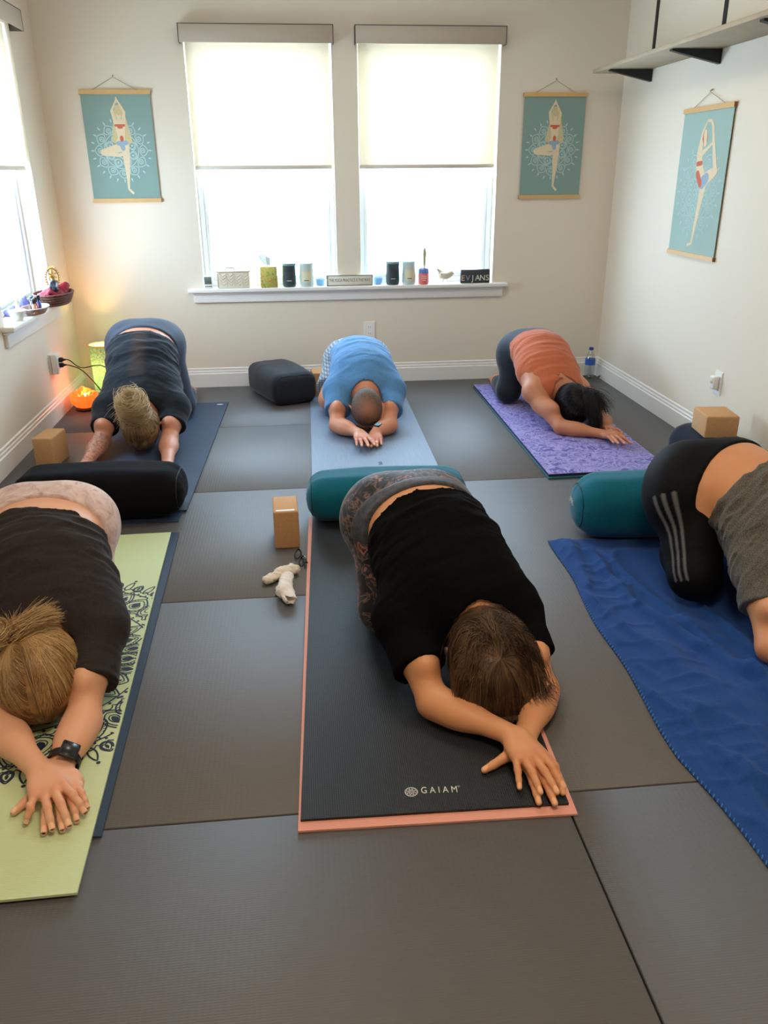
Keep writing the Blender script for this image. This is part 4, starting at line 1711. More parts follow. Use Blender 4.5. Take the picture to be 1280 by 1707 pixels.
t = NT('cropped_hair')
n_ = t.noise(t.coord(), 320, 2, 0.7)
cc_ = t.ramp(n_, [(0.42, srgb(60, 50, 44)), (0.55, srgb(104, 88, 76)), (0.68, srgb(150, 116, 98))])
cc_ = t.mix(t.math('MULTIPLY', t.attr('bald'), 0.8), cc_, srgb(182, 122, 98))
t.l(cc_, t.b.inputs['Base Color'])
t.b.inputs['Roughness'].default_value = 0.7
t.bump(n_, 0.5, 0.002)
hc = BC.hair_cap(t.m, 'hair', 0.0035, front=0.3, tone=crop_tone)
watch(BC, BC.J['wrB'], BC.J['elB'], m_watch, m_watchb, 0.029, 0.018)

# --- back right
BR = Fig('person in rust tank top and dark leggings with black ponytail on the purple mat', (1.42, 4.65, 0.0),
         pel=(1.375, 4.72, 0.320), wst=(1.385, 4.58, 0.335), chs=(1.385, 4.42, 0.265), nck=(1.400, 4.28, 0.225),
         hd=(1.450, 4.155, 0.130), up=(0.25, -1, 0.10), fc=(0.0, 0.0, -1), hs=1.05,
         shA=(1.262, 4.255, 0.190), shB=(1.545, 4.32, 0.175), elA=W(935, 712, 0.055), elB=(1.62, 4.12, 0.055),
         wrA=W(1008, 724, 0.045), wrB=W(1006, 712, 0.030),
         kneeA=(1.235, 4.68, 0.094), kneeB=(1.50, 4.66, 0.094), ankA=(1.25, 5.02, 0.064), ankB=(1.47, 5.02, 0.064),
         toeA=(1.26, 5.18, 0.046), toeB=(1.46, 5.18, 0.046), z0=0.022, g=1.05, ag=0.94, liftA=0.019, tankw=0.118, nr=0.068, nb=0.01, top=0.0196)
BR.J['tipsA'] = tipset(pinky=(1033, 749, .030), ring=(1044, 753, .036), middle=(1053, 750, .038), index=(1057, 743, .036), thumb=(1040, 730, .03))
BR.J['tipsB'] = tipset(thumb=(1010, 742, .029), index=(1036, 748, .028), middle=(1046, 747, .028), ring=(1052, 740, .028), pinky=(1052, 732, .028))
BR.build_body(SK_BR, 0.0036)
pants(BR, 'leggings', m_navyleg, 0.85)
shirt(BR, 'tank_top', m_rust, 0.55, 0.5, 0.009, 0.005, 53, 22, 0.0, tank=True, h=0.006)
BR_tie = (0.22, -0.62, 0.75)
hc = BR.hair_cap(HM_BK, 'hair', 0.012, front=0.5, disp=ridges(0.002, 90, BR.hr, 5, 0.15),
                 tone=lambda V: {'tone': 0.15 + 0.15 * vnoise(V[:, 0] * 60, V[:, 1] * 60, V[:, 2] * 60, 3)})
ps_, ts_ = BR.swept(3500, BR_tie, 35, (0.012, 0.018), 0.0, 0.1, 0.05)
bc = A3(BR.scalp(np.array([BR_tie]), 0.024)[0])
b1, t1 = spray(bc, (0.35, -0.8, -0.45), 900, 0.22, 36, 0.10, 1.2, 0.012, 0.035, 0.01)
b2, t2 = spray(bc, (0.95, -0.45, -0.15), 260, 0.17, 37, 0.22, 0.7, 0.012, 0.05, 0.01)
b3, t3 = bun_paths(bc, 160, 0.024, 38, (0.3, -0.7, 0.6), 0.3, 0.6)
strands('combed_strands', ps_, 0.0008, HM_BK, hc, BR.base, [x * 0.6 for x in ts_])
strands('ponytail', b1 + b2 + b3, 0.0010, HM_BK, hc, BR.base, [x * 0.7 for x in t1 + t2 + t3])
tie_ring(BR, bc, (0.3, -0.7, 0.6), 0.014, 0.005, hc)

# ------------------------------------------------------------------ yoga mats
def rib(name, col, col2, freq=90.0, rough=0.75, bump=0.4, vary=0.05, spec=0.3, dirn='Y', extra=None):
    t = NT(name)
    v = t.coord()
    a = t.n('ShaderNodeTexWave', Vector=v, Scale=freq, _wave_type='BANDS', _bands_direction='X').outputs['Fac']
    b_ = t.n('ShaderNodeTexWave', Vector=v, Scale=freq, _wave_type='BANDS', _bands_direction='Y').outputs['Fac']
    h = t.math('MULTIPLY', a, b_) if dirn == 'XY' else (b_ if dirn == 'Y' else a)
    c = t.mix(h, col, col2)
    if extra:
        c = extra(t, v, c)
    t.l(c, t.b.inputs['Base Color'])
    t.b.inputs['Roughness'].default_value = rough
    t.b.inputs['Specular IOR Level'].default_value = spec
    t.bump(h, bump, 0.0012)
    return t.m


m_green = rib('pale_green_foam', srgb(200, 218, 172), srgb(212, 228, 184), 85, 0.75, 0.35)
m_navyprint = M('navy_print', srgb(32, 52, 78), 0.6)
m_black = rib('black_mesh_foam', srgb(12, 15, 19), srgb(44, 54, 64), 62, 0.55, 0.7, dirn='XY', spec=0.45)
m_pink = rib('salmon_foam', srgb(222, 152, 138), srgb(236, 172, 158), 70, 0.7, 0.3)
m_dkblue = rib('dark_blue_foam', srgb(38, 56, 80), srgb(50, 70, 96), 80, 0.6, 0.3, spec=0.4)


def grain(t, v, c):
    n = t.noise(t.coord('Object', (60, 2.2, 1)), 3, 4, 0.6)
    return t.mix(t.math('MULTIPLY', n, 0.55), c, srgb(140, 158, 182))


m_midmat = rib('blue_grey_wood_grain_foam', srgb(84, 102, 128), srgb(98, 116, 142), 60, 0.5, 0.15, spec=0.5, extra=grain)


def damask(t, v, c):
    n = t.noise(v, 13, 3, 0.55, 2.4)
    vo = t.n('ShaderNodeTexVoronoi', Vector=v, Scale=13.0, _feature='SMOOTH_F1').outputs[0]
    f = t.math('ADD', t.math('MULTIPLY', n, 0.9), t.math('MULTIPLY', vo, 0.45))
    return t.ramp(f, [(0.52, srgb(92, 84, 158)), (0.56, srgb(150, 144, 204)), (0.64, srgb(160, 154, 212)), (0.68, srgb(90, 82, 156)), (0.76, srgb(150, 144, 204))])


m_purple = rib('purple_damask_foam', srgb(120, 112, 180), srgb(130, 122, 190), 70, 0.6, 0.15, extra=damask)
m_purple_d = M('deep_purple_edge', srgb(42, 32, 78), 0.6)
m_tealmat = M('teal_foam', srgb(26, 92, 104), 0.6)
m_white = M('white_print', srgb(214, 216, 214), 0.5)


def flatmat(name, quad, z0, th, mat, label, group=None, sub=36, wav=0.0, parent_empty=True, cat='yoga mat'):
    """quad: near-left, near-right, far-right, far-left corners"""
    q = [Vector((a, b, 0)) for a, b in quad]
    cen = sum(q, Vector()) / 4
    e = empty(name, (cen.x, cen.y, z0), 0, label, cat, group)
    mb = MB()
    nx, ny = 6, sub
    vs, fs = [], []
    for k in (0, 1):
        for j in range(ny + 1):
            for i in range(nx + 1):
                u, v = i / nx, j / ny
                p = q[0].lerp(q[1], u).lerp(q[3].lerp(q[2], u), v)
                z = th * k + (wav * (0.5 + 0.5 * math.sin(v * 9 + u * 2)) * (abs(u - 0.5) * 2) ** 4)
                vs.append((p.x - cen.x, p.y - cen.y, z))
    N = (nx + 1) * (ny + 1)
    for j in range(ny):
        for i in range(nx):
            a = j * (nx + 1) + i
            fs.append([a, a + nx + 1, a + nx + 2, a + 1])
            fs.append([N + a, N + a + 1, N + a + nx + 2, N + a + nx + 1])
    for j in range(ny):
        a, b = j * (nx + 1), j * (nx + 1) + nx
        fs.append([a, N + a, N + a + nx + 1, a + nx + 1])
        fs.append([b, b + nx + 1, N + b + nx + 1, N + b])
    for i in range(nx):
        fs.append([i, i + 1, N + i + 1, N + i])
        a = ny * (nx + 1) + i
        fs.append([a, N + a, N + a + 1, a + 1])
    mb.add(vs, fs)
    mb.build('mat_sheet', mat, e)
    return e


e = flatmat('yoga_mat', [(-1.075, 1.40), (-0.468, 1.385), (-0.505, 2.985), (-1.11, 3.0)], 0.0005, 0.005, m_dkblue, 'dark blue yoga mat lying under the pale green mat', 'yoga mats on the floor')
gm = flatmat('yoga_mat', [(-1.09, 1.222), (-0.481, 1.232), (-0.535, 2.975), (-1.145, 2.965)], 0.0062, 0.006, m_green, 'pale green yoga mat with a navy mandala print', 'yoga mats on the floor')
e = flatmat('yoga_mat', [(-0.052, 1.352), (0.557, 1.335), (0.607, 3.065), (0.004, 3.08)], 0.0005, 0.005, m_pink, 'salmon pink yoga mat showing as a rim around the black mat', 'yoga mats on the floor')
bm_ = flatmat('yoga_mat', [(-0.046, 1.378), (0.545, 1.362), (0.596, 3.08), (0.020, 3.09)], 0.0062, 0.006, m_black, 'black textured yoga mat with a white flower logo and word near its front edge', 'yoga mats on the floor')
e = flatmat('yoga_mat', [(-1.13, 3.10), (-0.522, 3.10), (-0.462, 4.94), (-1.07, 4.95)], 0.0005, 0.004, m_dkblue, 'lower dark blue yoga mat sticking out beneath the black bolster', 'yoga mats on the floor')
e = flatmat('yoga_mat', [(-1.10, 3.205), (-0.502, 3.205), (-0.452, 4.95), (-1.055, 4.96)], 0.0052, 0.005, m_dkblue, 'upper dark blue yoga mat with a small white logo, under the knees by the lamps', 'yoga mats on the floor')
mb = MB().lathe((0, 0, 0), [(0.0, 0.0003), (0.020, 0.0003)], 20, sx=1.0, sy=0.55, caps=False)
o = mb.build('logo', m_white, e); o.location = (-0.50 - e.location.x, 4.90 - e.location.y, 0.0052)
e = flatmat('yoga_mat', [(0.027, 3.50), (0.632, 3.49), (0.650, 5.22), (0.055, 5.23)], 0.0005, 0.005, m_midmat, 'blue-grey yoga mat with a streaky grain under the man in the middle', 'yoga mats on the floor')
mb = MB()
for k in range(4):
    mb.box((-0.010 + 0.004 * (k % 2), -0.022 + k * 0.012, 0.0), (0.010, -0.014 + k * 0.012, 0.0003))
p = W(634, 772, 0.006)
o = mb.build('logo', m_navyprint, e); o.location = (p.x - e.location.x, p.y - e.location.y, 0.0051)
e = flatmat('yoga_mat', [(1.105, 3.40), (1.698, 3.415), (1.715, 5.14), (1.118, 5.145)], 0.0005, 0.006, m_tealmat, 'teal yoga mat lying under the purple patterned mat', 'yoga mats on the floor')
e = flatmat('yoga_mat', [(1.112, 3.418), (1.694, 3.43), (1.710, 5.145), (1.123, 5.15)], 0.0067, 0.012, m_purple_d, 'purple damask patterned yoga mat at the back right', 'yoga mats on the floor')
mb = MB()
mb.add([(1.112 - e.location.x, 3.418 - e.location.y, 0.0123), (1.694 - e.location.x, 3.43 - e.location.y, 0.0123), (1.710 - e.location.x, 5.145 - e.location.y, 0.0123), (1.123 - e.location.x, 5.15 - e.location.y, 0.0123)], [[0, 1, 2, 3]])
mb.build('printed_surface', m_purple, e)


# ------------------------------------------------------------------ mandala drawing (used on the mat and the wall hangings)
def mandala(mb, fr, R0, detail=1.0, z=0.0, lw=0.004, clip=None, rings=None):
    cnt = [0]

    def nz():
        # every printed stroke lies a hair above the one before
        cnt[0] = (cnt[0] + 1) % 97
        return cnt[0] * 0.000004

    def ln(pts, w, closed=True):
        if clip:
            run = []
            P = pts + ([pts[0]] if closed else [])
            for p in P:
                if clip(p):
                    run.append(p)
                else:
                    if len(run) > 1:
                        mb.ribbon(run, w, z + nz(), 0.0003, fr)
                    run = []
            if len(run) > 1:
                mb.ribbon(run, w, z + nz(), 0.0003, fr)
        else:
            mb.ribbon(pts, w, z + nz(), 0.0003, fr, closed)

    def fill(pts):
        if clip:
            pts = [p for p in pts if clip(p)]
            if len(pts) < 4:
                return
        zq = nz()
        vs = [fr(Vector((x, y, z + zq + 0.0003))) for x, y in pts]
        mb.add(vs, [list(range(len(vs)))])

    def petal(a, r0, r1, wd, k=22, tip=1.0):
        pts = []
        for s_ in (1, -1):
            rng_ = range(k) if s_ == 1 else range(k, 0, -1)
            for i in rng_:
                u = i / k
                r = r0 + (r1 - r0) * u
                ww = wd * math.sin(PI * u ** tip) ** 0.75 * s_
                pts.append((r * math.cos(a) - ww * math.sin(a), r * math.sin(a) + ww * math.cos(a)))
        return pts

    def ring(r, n=96, amp=0, m=0):
        return [((r + amp * abs(math.sin(m * t_ / 2))) * math.cos(t_), (r + amp * abs(math.sin(m * t_ / 2))) * math.sin(t_)) for t_ in [2 * PI * i / n for i in range(n)]]

    def dot(a, r, s_):
        fill([(r * math.cos(a) + s_ * math.cos(t_), r * math.sin(a) + s_ * math.sin(t_)) for t_ in [2 * PI * i / 8 for i in range(8)]])
    for (r0, r1, n, wd, kind) in rings:
        r0, r1, wd = r0 * R0, r1 * R0, wd * R0
        for i in range(n):
            a = 2 * PI * (i + (0.5 if 'o' in kind else 0)) / n
            if 'p' in kind:
                ln(petal(a, r0, r1, wd, tip=0.8), lw)
            if 'q' in kind:
                ln(petal(a, r0 + (r1 - r0) * 0.10, r0 + (r1 - r0) * 0.86, wd * 0.74, tip=0.8), lw * 0.75)
            if 'i' in kind:
                ln(petal(a, r0 + (r1 - r0) * 0.24, r0 + (r1 - r0) * 0.66, wd * 0.42, 8, tip=0.8), lw * 0.75)
            if 'f' in kind:
                fill(petal(a, r0 + (r1 - r0) * 0.30, r0 + (r1 - r0) * 0.72, wd * 0.30, 7, tip=0.8))
            if 't' in kind:
                m = 11
                for j in range(1, m):
                    u = j / m
                    for s_ in (1, -1):
                        w1, w2 = wd * math.sin(PI * u ** 0.8) ** 0.75, 0.70 * wd * math.sin(PI * u ** 0.8) ** 0.75
                        r = r0 + (r1 - r0) * u
                        A = (r * math.cos(a) - s_ * w1 * math.sin(a), r * math.sin(a) + s_ * w1 * math.cos(a))
                        B = (r * math.cos(a) - s_ * w2 * math.sin(a), r * math.sin(a) + s_ * w2 * math.cos(a))
                        ln([A, B], lw * 0.6, False)
            if 'd' in kind:
                dot(a, r1 + 0.018 * R0, 0.011 * R0)
            if 'D' in kind:
                dot(a, (r0 + r1) / 2, (r1 - r0) * 0.32)
        if 'c' in kind:
            ln(ring(r0, 160), lw)
        if 's' in kind:
            ln(ring(r1, n * 8, (r1 - r0) * 0.6, n), lw * 1.3)
        if 'w' in kind:
            ln(ring(r1 + 0.008 * R0, n * 6, 0.022 * R0, n * 1), lw * 0.9)


mb = MB()
cx, cy = -0.80 - gm.location.x, 2.07 - gm.location.y
frm = lambda p: Vector((cx + p.x, cy + p.y, 0.0060 + p.z))
RINGS = [(0.03, 0.15, 10, 0.045, 'pif'), (0.15, 0.175, 34, 0.02, 'cDs'), (0.19, 0.36, 12, 0.050, 'pqtf'), (0.19, 0.40, 12, 0.040, 'opqf'),
         (0.40, 0.43, 48, 0.01, 'cDs'), (0.44, 0.62, 16, 0.070, 'pqtif'), (0.45, 0.66, 16, 0.050, 'opqifd'), (0.56, 0.585, 64, 0.01, 'D'), (0.655, 0.685, 72, 0.01, 'cDw'),
         (0.70, 0.88, 20, 0.085, 'pqtif'), (0.71, 0.92, 20, 0.060, 'opqifd'), (0.88, 0.90, 90, 0.008, 'oD'), (0.90, 0.925, 96, 0.012, 'cDw'), (0.93, 1.02, 40, 0.030, 'pqf'), (0.93, 1.045, 40, 0.020, 'opd')]
mandala(mb, frm, 0.50, 1, 0.0001, 0.0046, clip=lambda p: abs(p[0] + cx + (p[1] + cy) * 0.031) < 0.301, rings=RINGS)
mb.build('mandala_print', m_navyprint, gm)

# logo of the black mat
zt = 0.0123
a, b = W(675, 1320, 0.0123), W(696, 1320, 0.0123)
c0 = W(685.5, 1320, 0.0123)
r_ = (b.x - a.x) / 2
mb = MB()
fr1 = lambda p: Vector((c0.x + p.x - bm_.location.x, c0.y + p.y - bm_.location.y, zt + p.z - bm_.location.z))
mb.ribbon([(r_ * math.cos(t_), r_ * math.sin(t_)) for t_ in np.linspace(0, 2 * PI, 40, endpoint=False)], 0.0016, 0, 0, fr1, True)
for k in range(8):
    a_ = k * PI / 4
    pts = []
    for i in range(13):
        u = i / 12
        pts.append((r_ * u * math.cos(a_) - 0.0042 * math.sin(PI * u) * math.sin(a_), r_ * u * math.sin(a_) + 0.0042 * math.sin(PI * u) * math.cos(a_)))
    for i in range(12, -1, -1):
        u = i / 12
        pts.append((r_ * u * math.cos(a_) + 0.0042 * math.sin(PI * u) * math.sin(a_), r_ * u * math.sin(a_) - 0.0042 * math.sin(PI * u) * math.cos(a_)))
    mb.ribbon(pts, 0.0011, 0, 0, fr1, True)
mb.build('flower_logo', m_white, bm_)
a, b, tp, bt = W(702, 1318, zt), W(762, 1316, zt), W(733, 1312.5, zt), W(733, 1323, zt)
ang = math.atan2(b.y - a.y, b.x - a.x)
cc = (a + b) / 2
hh = (tp - bt).length
mw = Matrix.Translation((cc.x - bm_.location.x, cc.y - bm_.location.y, zt + 0.0002 - bm_.location.z)) @ Matrix.Rotation(ang, 4, 'Z')
tmo = text_mesh('G A I A M', hh / 0.70, m_white, 'lettering', bm_, mw, 0.0001)
wd_ = max(v.co.x for v in tmo.data.vertices) - min(v.co.x for v in tmo.data.vertices)
s_ = (b - a).length / wd_
tmo.data.transform(mw @ Matrix.Diagonal((s_, 1, 1, 1)) @ mw.inverted())
mw2 = Matrix.Translation((b.x + 0.005 - bm_.location.x, b.y + 0.009 - bm_.location.y, zt + 0.0002 - bm_.location.z))
text_mesh('\u00ae', 0.007, m_white, 'lettering', bm_, mw2, 0.0001)

# ------------------------------------------------------------------ royal blue towel
t = NT('royal_blue_terry')
v = t.coord()
n1 = t.noise(v, 260, 3, 0.7)
c = t.mix(n1, srgb(8, 56, 126), srgb(14, 76, 150))
t.l(c, t.b.inputs['Base Color'])
t.b.inputs['Roughness'].default_value = 0.95
t.b.inputs['Sheen Weight'].default_value = 0.05
t.bump(n1, 0.6, 0.003)
m_towel = t.m
tw = empty('towel', (1.2, 1.9, 0.0), 0, 'royal blue terry towel with soft creases spread under the woman in grey', 'towel')
NXt, NYt = 110, 230
le = [(1.12, 0.892), (1.49, 0.857), (2.08, 0.876), (2.73, 0.912)]


def ledge(y):
    return np.interp(y, [a for a, _ in le], [b for _, b in le])


ii, jj = np.meshgrid(np.arange(NXt + 1), np.arange(NYt + 1), indexing='ij')
yy = 1.02 + (2.735 - 1.02) * jj / NYt
x0 = ledge(yy) + 0.006 * np.sin(yy * 11)
xx = x0 + (1.60 - x0) * ii / NXt
edge = np.minimum(np.minimum((xx - x0) / 0.03, 1), np.minimum((2.735 - yy) / 0.03, 1))
fd = (1 - np.abs(vnoise(xx * 9 + yy * 1.5, yy * 2.6 - xx * 2, xx * 0, 3))) ** 5 * 0.020
fd += (1 - np.abs(vnoise(xx * 22, yy * 7 + xx * 4, xx * 0, 8))) ** 4 * 0.006
fd += (1 - np.abs(vnoise(xx * 8 + 5, yy * 17, xx * 0, 12))) ** 5 * 0.006 * (xx < 1.1)
for (ax_, ay_, bx_, by_, hgt) in ((1.02, 2.70, 1.04, 2.2, 0.020), (1.04, 2.2, 1.20, 1.75, 0.022), (1.20, 1.78, 1.24, 1.2, 0.018), (0.97, 2.66, 0.93, 2.35, 0.010), (1.12, 2.1, 1.32, 1.85, 0.012), (0.95, 1.5, 1.1, 1.1, 0.012)):
    dx, dy = bx_ - ax_, by_ - ay_
    tt = np.clip(((xx - ax_) * dx + (yy - ay_) * dy) / (dx * dx + dy * dy), 0, 1)
    dd = np.hypot(xx - ax_ - tt * dx, yy - ay_ - tt * dy) + 0.01 * vnoise(xx * 20, yy * 20, xx * 0, 4)
    fd += hgt * np.exp(-(dd / 0.016) ** 2)
under = (xx > 0.925) & (xx < 1.53) & (yy < 2.67) & (yy > 1.17)
wu = np.clip((xx - 0.905) / 0.02, 0, 1) * np.clip((2.68 - yy) / 0.02, 0, 1)
press = np.ones_like(xx)
for (px_, py_, pr) in ((1.225, 2.28, 0.10), (1.5, 2.28, 0.10), (1.215, 2.5, 0.10), (1.48, 2.5, 0.1), (1.5, 1.65, 0.13)):
    press *= 1 - np.exp(-((xx - px_) ** 2 + (yy - py_) ** 2) / pr ** 2) * 0.9
press *= 1 - 0.93 * np.clip((xx - 0.98) / 0.03, 0, 1) * np.clip((yy - 2.60) / 0.04, 0, 1)
zz = 0.0012 + fd * edge * press
n = (NXt + 1) * (NYt + 1)
V = np.stack([xx, yy, zz], -1).reshape(-1, 3)
ia = np.arange(NXt)[:, None] * (NYt + 1) + np.arange(NYt)[None, :]
Qt = np.stack([ia, ia + NYt + 1, ia + NYt + 2, ia + 1], -1).reshape(-1, 4)
o = qmesh('terry_cloth', V, Qt, m_towel, tw, (1.2, 1.9, 0.0))
md = o.modifiers.new('thick', 'SOLIDIFY')
md.thickness = 0.004
md.offset = 1
mb = MB()
m_stitch = M('light_blue_stitching', srgb(60, 116, 186), 0.85)
for j in range(0, NYt - 1, 2):
    p = Vector(V[j].tolist()) - Vector((1.2, 1.9, 0))
    q = Vector(V[j + 1].tolist()) - Vector((1.2, 1.9, 0))
    up_ = Vector((0, 0, 0.0045))
    mb.tube([p + up_ + Vector((-0.002, 0, 0)), q + up_ * 1.1 + Vector((0.006, 0.002, 0))], 0.0016, 5)
mb.build('edge_stitching', m_stitch, tw)

# ------------------------------------------------------------------ bolsters
m_bolb = cloth('black_cotton_cover', srgb(9, 10, 13), srgb(18, 19, 23), 300, 0.9, sheen=0.02, spec=0.12)
m_bolt = cloth('teal_cotton_cover', srgb(0, 92, 116), srgb(2, 108, 132), 300, 0.85, sheen=0.2)
m_bolg = cloth('dark_grey_cover', srgb(36, 40, 46), srgb(46, 50, 57), 200, 0.95)
m_boln = cloth('navy_cotton_cover', srgb(24, 31, 46), srgb(32, 40, 56), 300, 0.9)
m_pipe_t = M('teal_piping', srgb(6, 58, 68), 0.7)
m_pipe_b = M('black_piping', srgb(14, 15, 17), 0.7)


def bolster(center, rz, L, wid, hei, mat, pmat, label, seed, r=0.085, tilt=0.0):
    e = empty('bolster', (center[0], center[1], 0.0), rz, label, 'bolster', 'yoga bolsters')
    hx, hy, hz = L / 2, wid / 2, hei / 2
    ax = [(1, 0, 0), (0, 1, 0), (0, 0, 1)]
    z0 = center[2] if len(center) > 2 else 0.0
    r = min(r, hz * 0.98)
    P = [rbx((0, 0, hz + z0), ax, (hx, hy, hz), min(r, 0.9 * hz), 0.01)]

    def disp(x, y, z):
        q = np.abs(x) / hx
        d = 0.010 * q ** 4
        ang = np.arctan2(z - hz - z0, y)
        d = d - 0.004 * np.clip((q - 0.62) / 0.3, 0, 1) * (1 - np.abs(vnoise(ang * 4.5, x * 3, x * 0, seed))) ** 2
        d = d - 0.003 * (1 - np.abs(vnoise(x * 7, y * 9, z * 9, seed + 3))) ** 2
        crown = 0.008 * (1 - q ** 2)
        return d - crown * np.clip(z / (2 * hz), 0, 1)
    cov = soft('cover', P, mat, e, (0, 0, 0), 0.0085, ((), (), ()), 0, disp, 2, zmin=z0)
    # piping sewn around the ends, laid on the cover
    co = np.array([v.co[:] for v in cov.data.vertices])
    for sg in (-1, 1):
        xr = sg * (hx - 0.028)
        near = co[np.abs(co[:, 0] - xr) < 0.007]
        an = np.arctan2(near[:, 2] - hz - z0, near[:, 1])
        ra = np.hypot(near[:, 2] - hz - z0, near[:, 1])
        pts = []
        for k in range(60):
            a = -PI + 2 * PI * k / 60
            da = np.abs((an - a + PI) % (2 * PI) - PI)
            wt = np.exp(-(da / 0.09) ** 2) + 1e-9
            rr = (ra * wt).sum() / wt.sum()
            pts.append((xr, rr * math.cos(a), max(0.003, hz + z0 + rr * math.sin(a))))
        MB().tube(pts, 0.0026, 6, True).build('piping', pmat, e)
    return e


bolster((-0.835, 3.225, 0.0105), R(-2), 0.69, 0.27, 0.190, m_bolb, m_pipe_b, 'black bolster on the dark blue mats, in front of the woman with the tattooed forearm', 1, 0.10)
tb = bolster((0.322, 3.06, 0.0125), R(-1.0), 0.66, 0.235, 0.178, m_bolt, m_pipe_t, 'teal bolster across the middle, behind the woman in black', 2, 0.10)
tr_ = bolster((1.345, 2.775, 0.0), R(-5), 0.68, 0.25, 0.235, m_bolt, m_pipe_t, 'teal bolster with a small white emblem behind the woman in grey', 3, 0.108)
bolster((-0.125, 5.09, 0.0), R(112), 0.52, 0.29, 0.19, m_bolg, m_pipe_b, 'dark grey bolster lying diagonally near the back wall', 4, 0.06)
bolster((1.868, 3.30, 0.0), R(-80), 0.62, 0.22, 0.205, m_boln, m_boln, 'navy bolster by the right wall carrying a cork block', 5, 0.10)
mb = MB()
g_ = random.Random(3)
for k in range(5):
    pts = [(-0.340, -0.03 + k * 0.011 + 0.004 * math.sin(u * 5 + k), 0.150 - 0.020 * u + 0.004 * (k % 2)) for u in np.linspace(0, 1, 6)]
    mb.tube(pts, 0.0012, 5)
mb.build('emblem', m_white, tr_)


# ------------------------------------------------------------------ cork blocks
t = NT('cork')
v = t.coord()
n1 = t.noise(v, 120, 4, 0.7)
vo = t.n('ShaderNodeTexVoronoi', Vector=v, Scale=170.0).outputs[0]
c = t.mix(n1, srgb(184, 138, 92), srgb(214, 170, 124))
c = t.mix(t.math('MULTIPLY', t.ramp(vo, [(0.0, (1, 1, 1, 1)), (0.35, (0, 0, 0, 1))]), 0.35), c, srgb(140, 92, 52))
t.l(c, t.b.inputs['Base Color'])
t.b.inputs['Roughness'].default_value = 0.85
t.bump(n1, 0.3, 0.001)
m_cork = t.m


def block(loc, rz, w_, d_, h_, label):
    o = MB().box((-w_ / 2, -d_ / 2, 0), (w_ / 2, d_ / 2, h_), 0.007, seg=3).build('cork_block', m_cork)
    o.location = loc
    o.rotation_euler = (0, 0, rz)
    return tag(o, label, 'yoga block', 'cork yoga blocks')


block((-1.232, 3.935, 0), R(-8), 0.095, 0.175, 0.150, 'cork block on the floor by the left wall')
bk = empty('cork_block', (-0.083, 2.875, 0), R(2), 'cork block on end beside the teal bolster, white label on top', 'yoga block', 'cork yoga blocks')
MB().box((-0.047, -0.082, 0), (0.047, 0.082, 0.150), 0.007, seg=3).build('cork_body', m_cork, bk)
MB().box((-0.036, -0.073, 0.1500), (0.033, -0.060, 0.1505)).build('paper_label', m_white, bk)
block((1.845, 3.36, 0.207), R(-7), 0.145, 0.175, 0.100, 'cork block lying on the navy bolster')
block((0.112, 5.13, 0), R(3), 0.09, 0.15, 0.15, 'cork block half hidden between grey bolster and man in blue')

# ------------------------------------------------------------------ socks and spectacles
m_sock = cloth('white_knit', srgb(232, 226, 222), srgb(244, 240, 236), 700, 0.95)
m_sock2 = cloth('cream_knit', srgb(226, 214, 200), srgb(238, 230, 218), 700, 0.95)


def sock(pts, rad, mat, label, seed, mouth):
    base = (pts[0][0], pts[0][1], 0)
    P = []
    for (a, b, ra, rb) in zip(pts[:-1], pts[1:], rad[:-1], rad[1:]):
        P.append(cap(a, b, ra, rb, 0.02, (0, 0, 1), 0.72))
    m0 = A3(pts[-1])
    d0 = nrm(A3(pts[-1]) - A3(pts[-2]))
    P.append(cap(m0 - d0 * 0.012, m0 + d0 * 0.03, rad[-1] * 0.62, rad[-1] * 0.8, 0.006, (0, 0, 1), 0.72, None, True))
    o = soft('sock', P, mat, None, base, 0.0028, ((), (), ()), 0, addf(ridges(0.008, 75, (0.5, 0.6, 0.2), seed, 0.5), ridges(0.003, 130, (0.7, -0.4, 0.2), seed + 5, 0.5)), 1)
    o.location = base
    return tag(o, label, 'sock', 'white socks')


s1a, s1b, s1c = W(447, 966, 0.018), W(470, 955, 0.020), W(488, 948, 0.022)
sock([(s1a.x, s1a.y, .018), (s1b.x, s1b.y, .020), (s1c.x, s1c.y, .022)], [0.019, 0.023, 0.026], m_sock2, 'cream rolled sock lying crosswise above the other sock', 3, True)
s2a, s2b, s2c = W(478, 962, 0.022), W(474, 983, 0.024), W(484, 998, 0.02)
sock([(s2a.x, s2a.y, .024), (s2b.x, s2b.y, .022), (s2c.x, s2c.y, .019)], [0.021, 0.024, 0.021], m_sock, 'white crumpled sock, the one nearer to the camera', 9, True)

